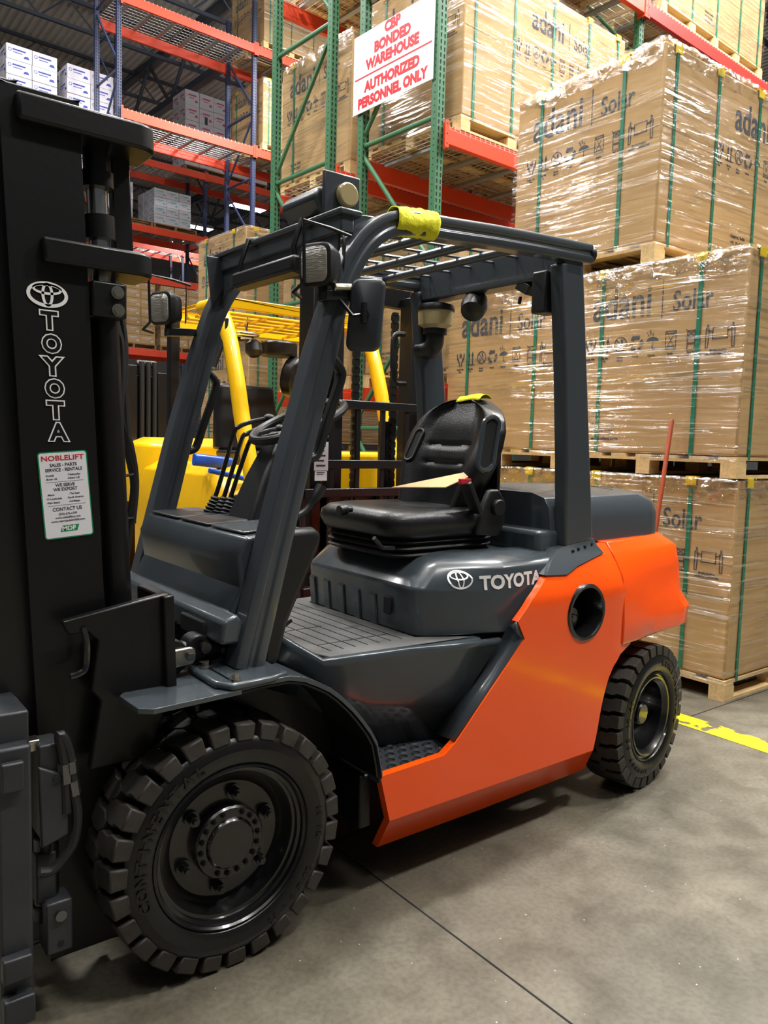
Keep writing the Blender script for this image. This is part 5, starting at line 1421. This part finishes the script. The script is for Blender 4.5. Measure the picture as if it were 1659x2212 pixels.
# tilt bracket on the rail foot
bq = [(-.425, 1.02), (-.16, 1.065), (-.145, 1.065), (-.135, .80), (-.2, .62), (-.36, .62), (-.33, .80), (-.355, .83), (-.335, .96), (-.36, .985), (-.41, .985)]
for s in (0, 1):
    f = (lambda y: 2 * YC - y) if s else (lambda y: y)
    m = MB(); m.prism(bq, 'y', f(.12), f(.15)); m.prism([(-.17, 1.06), (-.14, 1.065), (-.13, .8), (-.16, .8)], 'y', f(.10), f(.3)); m.build('mast_bracket', 'black_paint', FK, bevel=.005)
m = MB(); m.tube(catmull([py_(152, 1462, .118), py_(172, 1455, .118), py_(186, 1440, .118), py_(188, 1390, .118), py_(180, 1355, .118)], 4), .008, 8); m.build('bracket_rib', 'black_gloss', FK)
# tilt cylinder
tc_ = py_(362, 1419, .2)
m = MB(); m.cyl(tc_ + Vector((0, -.02, 0)), tc_ + Vector((0, .05, 0)), .055, 28); m.sweep([tc_ + Vector((0, .015, 0)), tc_ + Vector((.13, .015, .01))], rrect(.05, .06, .01, 2)); m.cyl(tc_ + Vector((.09, -.015, .015)), tc_ + Vector((.09, .045, .015)), .04, 20); m.cyl(tc_ + Vector((.1, .015, .01)), tc_ + Vector((.16, .015, .005)), .04, 16); tl = m.build('tilt_cylinder', 'black_paint', FK, bevel=.006)
m = MB(); m.prism([(tc_.x + a, tc_.z + b + a * .05) for a, b in rrect(.105, .052, .02, 4)], 'y', tc_.y - .034, tc_.y - .02); m.xf(Matrix.Translation((.02, 0, 0))); m.build('pin_plate', 'zinc', tl, bevel=.004)
m = MB(); m.cyl(tc_ + Vector((-.01, -.033, 0)), tc_ + Vector((-.01, -.046, 0)), .022, 20); m.build('pin_head', 'zinc', tl, bevel=.003)
m = MB(); m.cyl(tc_ + Vector((.05, -.033, .003)), tc_ + Vector((.05, -.05, .003)), .012, 6); m.build('plate_bolt', 'steel', tl)
m = MB(); c = tc_ + Vector((.1, -.02, .02)); m.cyl(c, c + Vector((0, -.02, 0)), .016, 12); m.build('cylinder_nipple', 'black_gloss', tl)
# brake and axle castings under the fender
m = MB()
c = py_(330, 1560, .2); m.ball(c, .06, 14, (1, .8, .8)); m.cyl(c, c + Vector((.05, .1, .02)), .04, 12)
m.build('axle_casting', 'black_gloss', FK)
for a in ((312, 1535), (335, 1540), (425, 1525)):
    m = MB(); c = py_(*a, .17); m.cyl(c, c + Vector((0, 0, -.045)), .009, 8); m.cyl(c + Vector((0, 0, -.03)), c + Vector((0, 0, -.045)), .016, 6); m.build('fender_bolt', 'zinc', FK)
# hoses along the mast
for i, (y, pts) in enumerate(((.30, [(238, 610), (250, 700), (262, 760), (258, 900), (246, 1020), (258, 1100), (265, 1200)]), (.33, [(246, 620), (266, 720), (268, 800), (262, 900), (280, 960), (292, 1040), (285, 1130)]), (.33, [(268, 850), (272, 920), (278, 980), (290, 1050), (280, 1130), (270, 1220)]), (.28, [(240, 600), (246, 690), (240, 800), (238, 1000), (250, 1200), (250, 1290)]))):
    m = MB(); m.tube(catmull([py_(a, b, y) for a, b in pts], 5), .012, 8); m.build('hydraulic_hose', 'hose_rubber', FK)
for a in (1028, 1122):
    m = MB(); m.tube([py_(215, a - 3, .26), py_(240, a, .25), py_(262, a, .26), py_(285, a - 2, .29), py_(288, a - 6, .34)], .004, 6); m.build('hose_clip', 'black_plastic', FK)
# carriage and fork positioner
m = MB(); m.bb((-.605, .06, .735), (-.52, 1.04, .83)); m.build('carriage_bar', 'carriage_grey', FK, bevel=.006)
m = MB(); m.bb((-.66, .12, .70), (-.61, .98, .79)); m.bb((-.66, .08, .56), (-.60, .16, .72)); m.build('positioner_frame', 'carriage_grey', FK, bevel=.006)
m = MB(); m.bb((-.605, .06, .10), (-.52, 1.04, .19)); m.build('carriage_bar', 'carriage_grey', FK, bevel=.006)
for y in (.9, .02): m = MB(); m.bb((-.60, y, .07), (-.525, y + .055, .76)); cp = m.build('carriage_plate', 'carriage_grey', FK, bevel=.008)
for a_, b_ in (((-.595, .0, .66), (-.545, .022, .73)), ((-.60, -.01, .2), (-.535, .022, .26)), ((-.60, -.012, .09), (-.53, .022, .16))): m = MB(); m.bb(a_, b_); m.build('plate_block', 'carriage_grey', cp, bevel=.005)
m = MB(); c0 = (-.47, .09, .0); m.bb((-.50, .06, .50), (-.445, .14, .735)); m.prism([(-.505, .69), (-.45, .66), (-.435, .62), (-.435, .50), (-.5, .48)], 'y', .045, .062); vb = m.build('valve_block', 'carriage_grey', FK, bevel=.006)
m = MB(); m.cyl((-.462, .05, .65), (-.462, .04, .65), .009, 12); m.build('block_port', 'slot_dark', vb)
m = MB(); m.bb((-.52, .08, .715), (-.49, .12, .745)); m.build('brass_fitting', 'zinc', vb, bevel=.004)
hx = lambda a, b: py_(a, b, .05)
m = MB(); m.tube(catmull([hx(143, 1755), hx(140, 1660), hx(128, 1590), hx(140, 1600), hx(152, 1640), hx(158, 1700), hx(167, 1760), hx(160, 1815), hx(140, 1850), hx(112, 1880), hx(85, 1885)], 5), .0125, 10); hs = m.build('positioner_hose', 'hose_rubber', FK)
for a, b in (((151, 1643), (154, 1668)), ((156, 1685), (161, 1715)), ((139, 1648), (142, 1690))):
    m = MB(); m.cyl(hx(*a), hx(*b), .0165, 6); m.build('hose_fitting', 'steel', hs)
m = MB(); m.cyl((-.47, .12, .48), (-.47, .12, .3), .03, 16); m.cyl((-.47, .12, .30), (-.47, .12, .26), .036, 12); m.build('positioner_cylinder', 'black_steel', FK, bevel=.004)
c = P(124, 2000, 'y', .09)
m = MB(); m.bb((c.x - .035, .06, c.z - .055), (c.x + .03, .13, c.z + .08)); m.bb((c.x - .05, .09, c.z + .07), (c.x + .0, .15, c.z + .2)); ft = m.build('carriage_foot', 'carriage_grey', FK, bevel=.006)
m = MB(); m.cyl((c.x, .06, c.z + .045), (c.x, .052, c.z + .045), .014, 12); m.build('foot_bolt', 'steel', ft)
m = MB(); m.cyl((c.x, .06, c.z - .03), (c.x, .058, c.z - .03), .008, 10); m.build('foot_hole', 'slot_dark', ft)

# ================================================================== THINGS LYING ON THE TRUCK
# yellow rag taped round the roof rail
m = MB()
r0, r1 = py_(846, 480, .12), py_(934, 492, .12)
def rag(u, v):
    p = r0.lerp(r1, u); a = math.radians(-75 + 230 * v); rr = .0425 + .006 * mnoise.noise(Vector((u * 4, v * 5, 1))) + .004 * mnoise.noise(Vector((u * 11, v * 12, 4)))
    return p + Vector((.01 * (v - .5), -math.cos(a) * rr * .95, math.sin(a) * rr * 1.08 + .002))
m.grid(rag, 22, 22)
rg_ = m.build('yellow_rag', 'yellow_rag', None, smooth=60); tag(rg_, 'yellow printed rag wrapped over the front bend of the forklift roof rail', 'rag')
s_ = rg_.modifiers.new('thickness', 'SOLIDIFY'); s_.thickness = .003; s_.offset = 1
m = MB()
pz = back_pt(.12, .97, True)
m.grid(lambda u, v: Vector((1.335 + .075 * v, .47 + .14 * u, 1.70 + .004 * math.sin(u * 5) - .03 * (1 - v) ** 4 - .02 * v ** 4)), 10, 10)
yn = m.build('yellow_slip', 'yellow_rag', None, smooth=60); tag(yn, 'yellow paper slip lying over the top of the black seat back', 'paper slip')
s_ = yn.modifiers.new('thickness', 'SOLIDIFY'); s_.thickness = .002
# card lying on the seat
cz = 1.32
q = [py_(846, 1052, .60), py_(1002, 1020, .36), py_(1012, 1030, .33), py_(962, 1052, .33)]
m = MB(); m.sheet(q, .004, (0, 0, -1)); cd = m.build('manual_card', 'card_tan', None, bevel=.001); tag(cd, 'tan cardboard sheet lying across the seat cushion beside the belt buckle', 'cardboard')
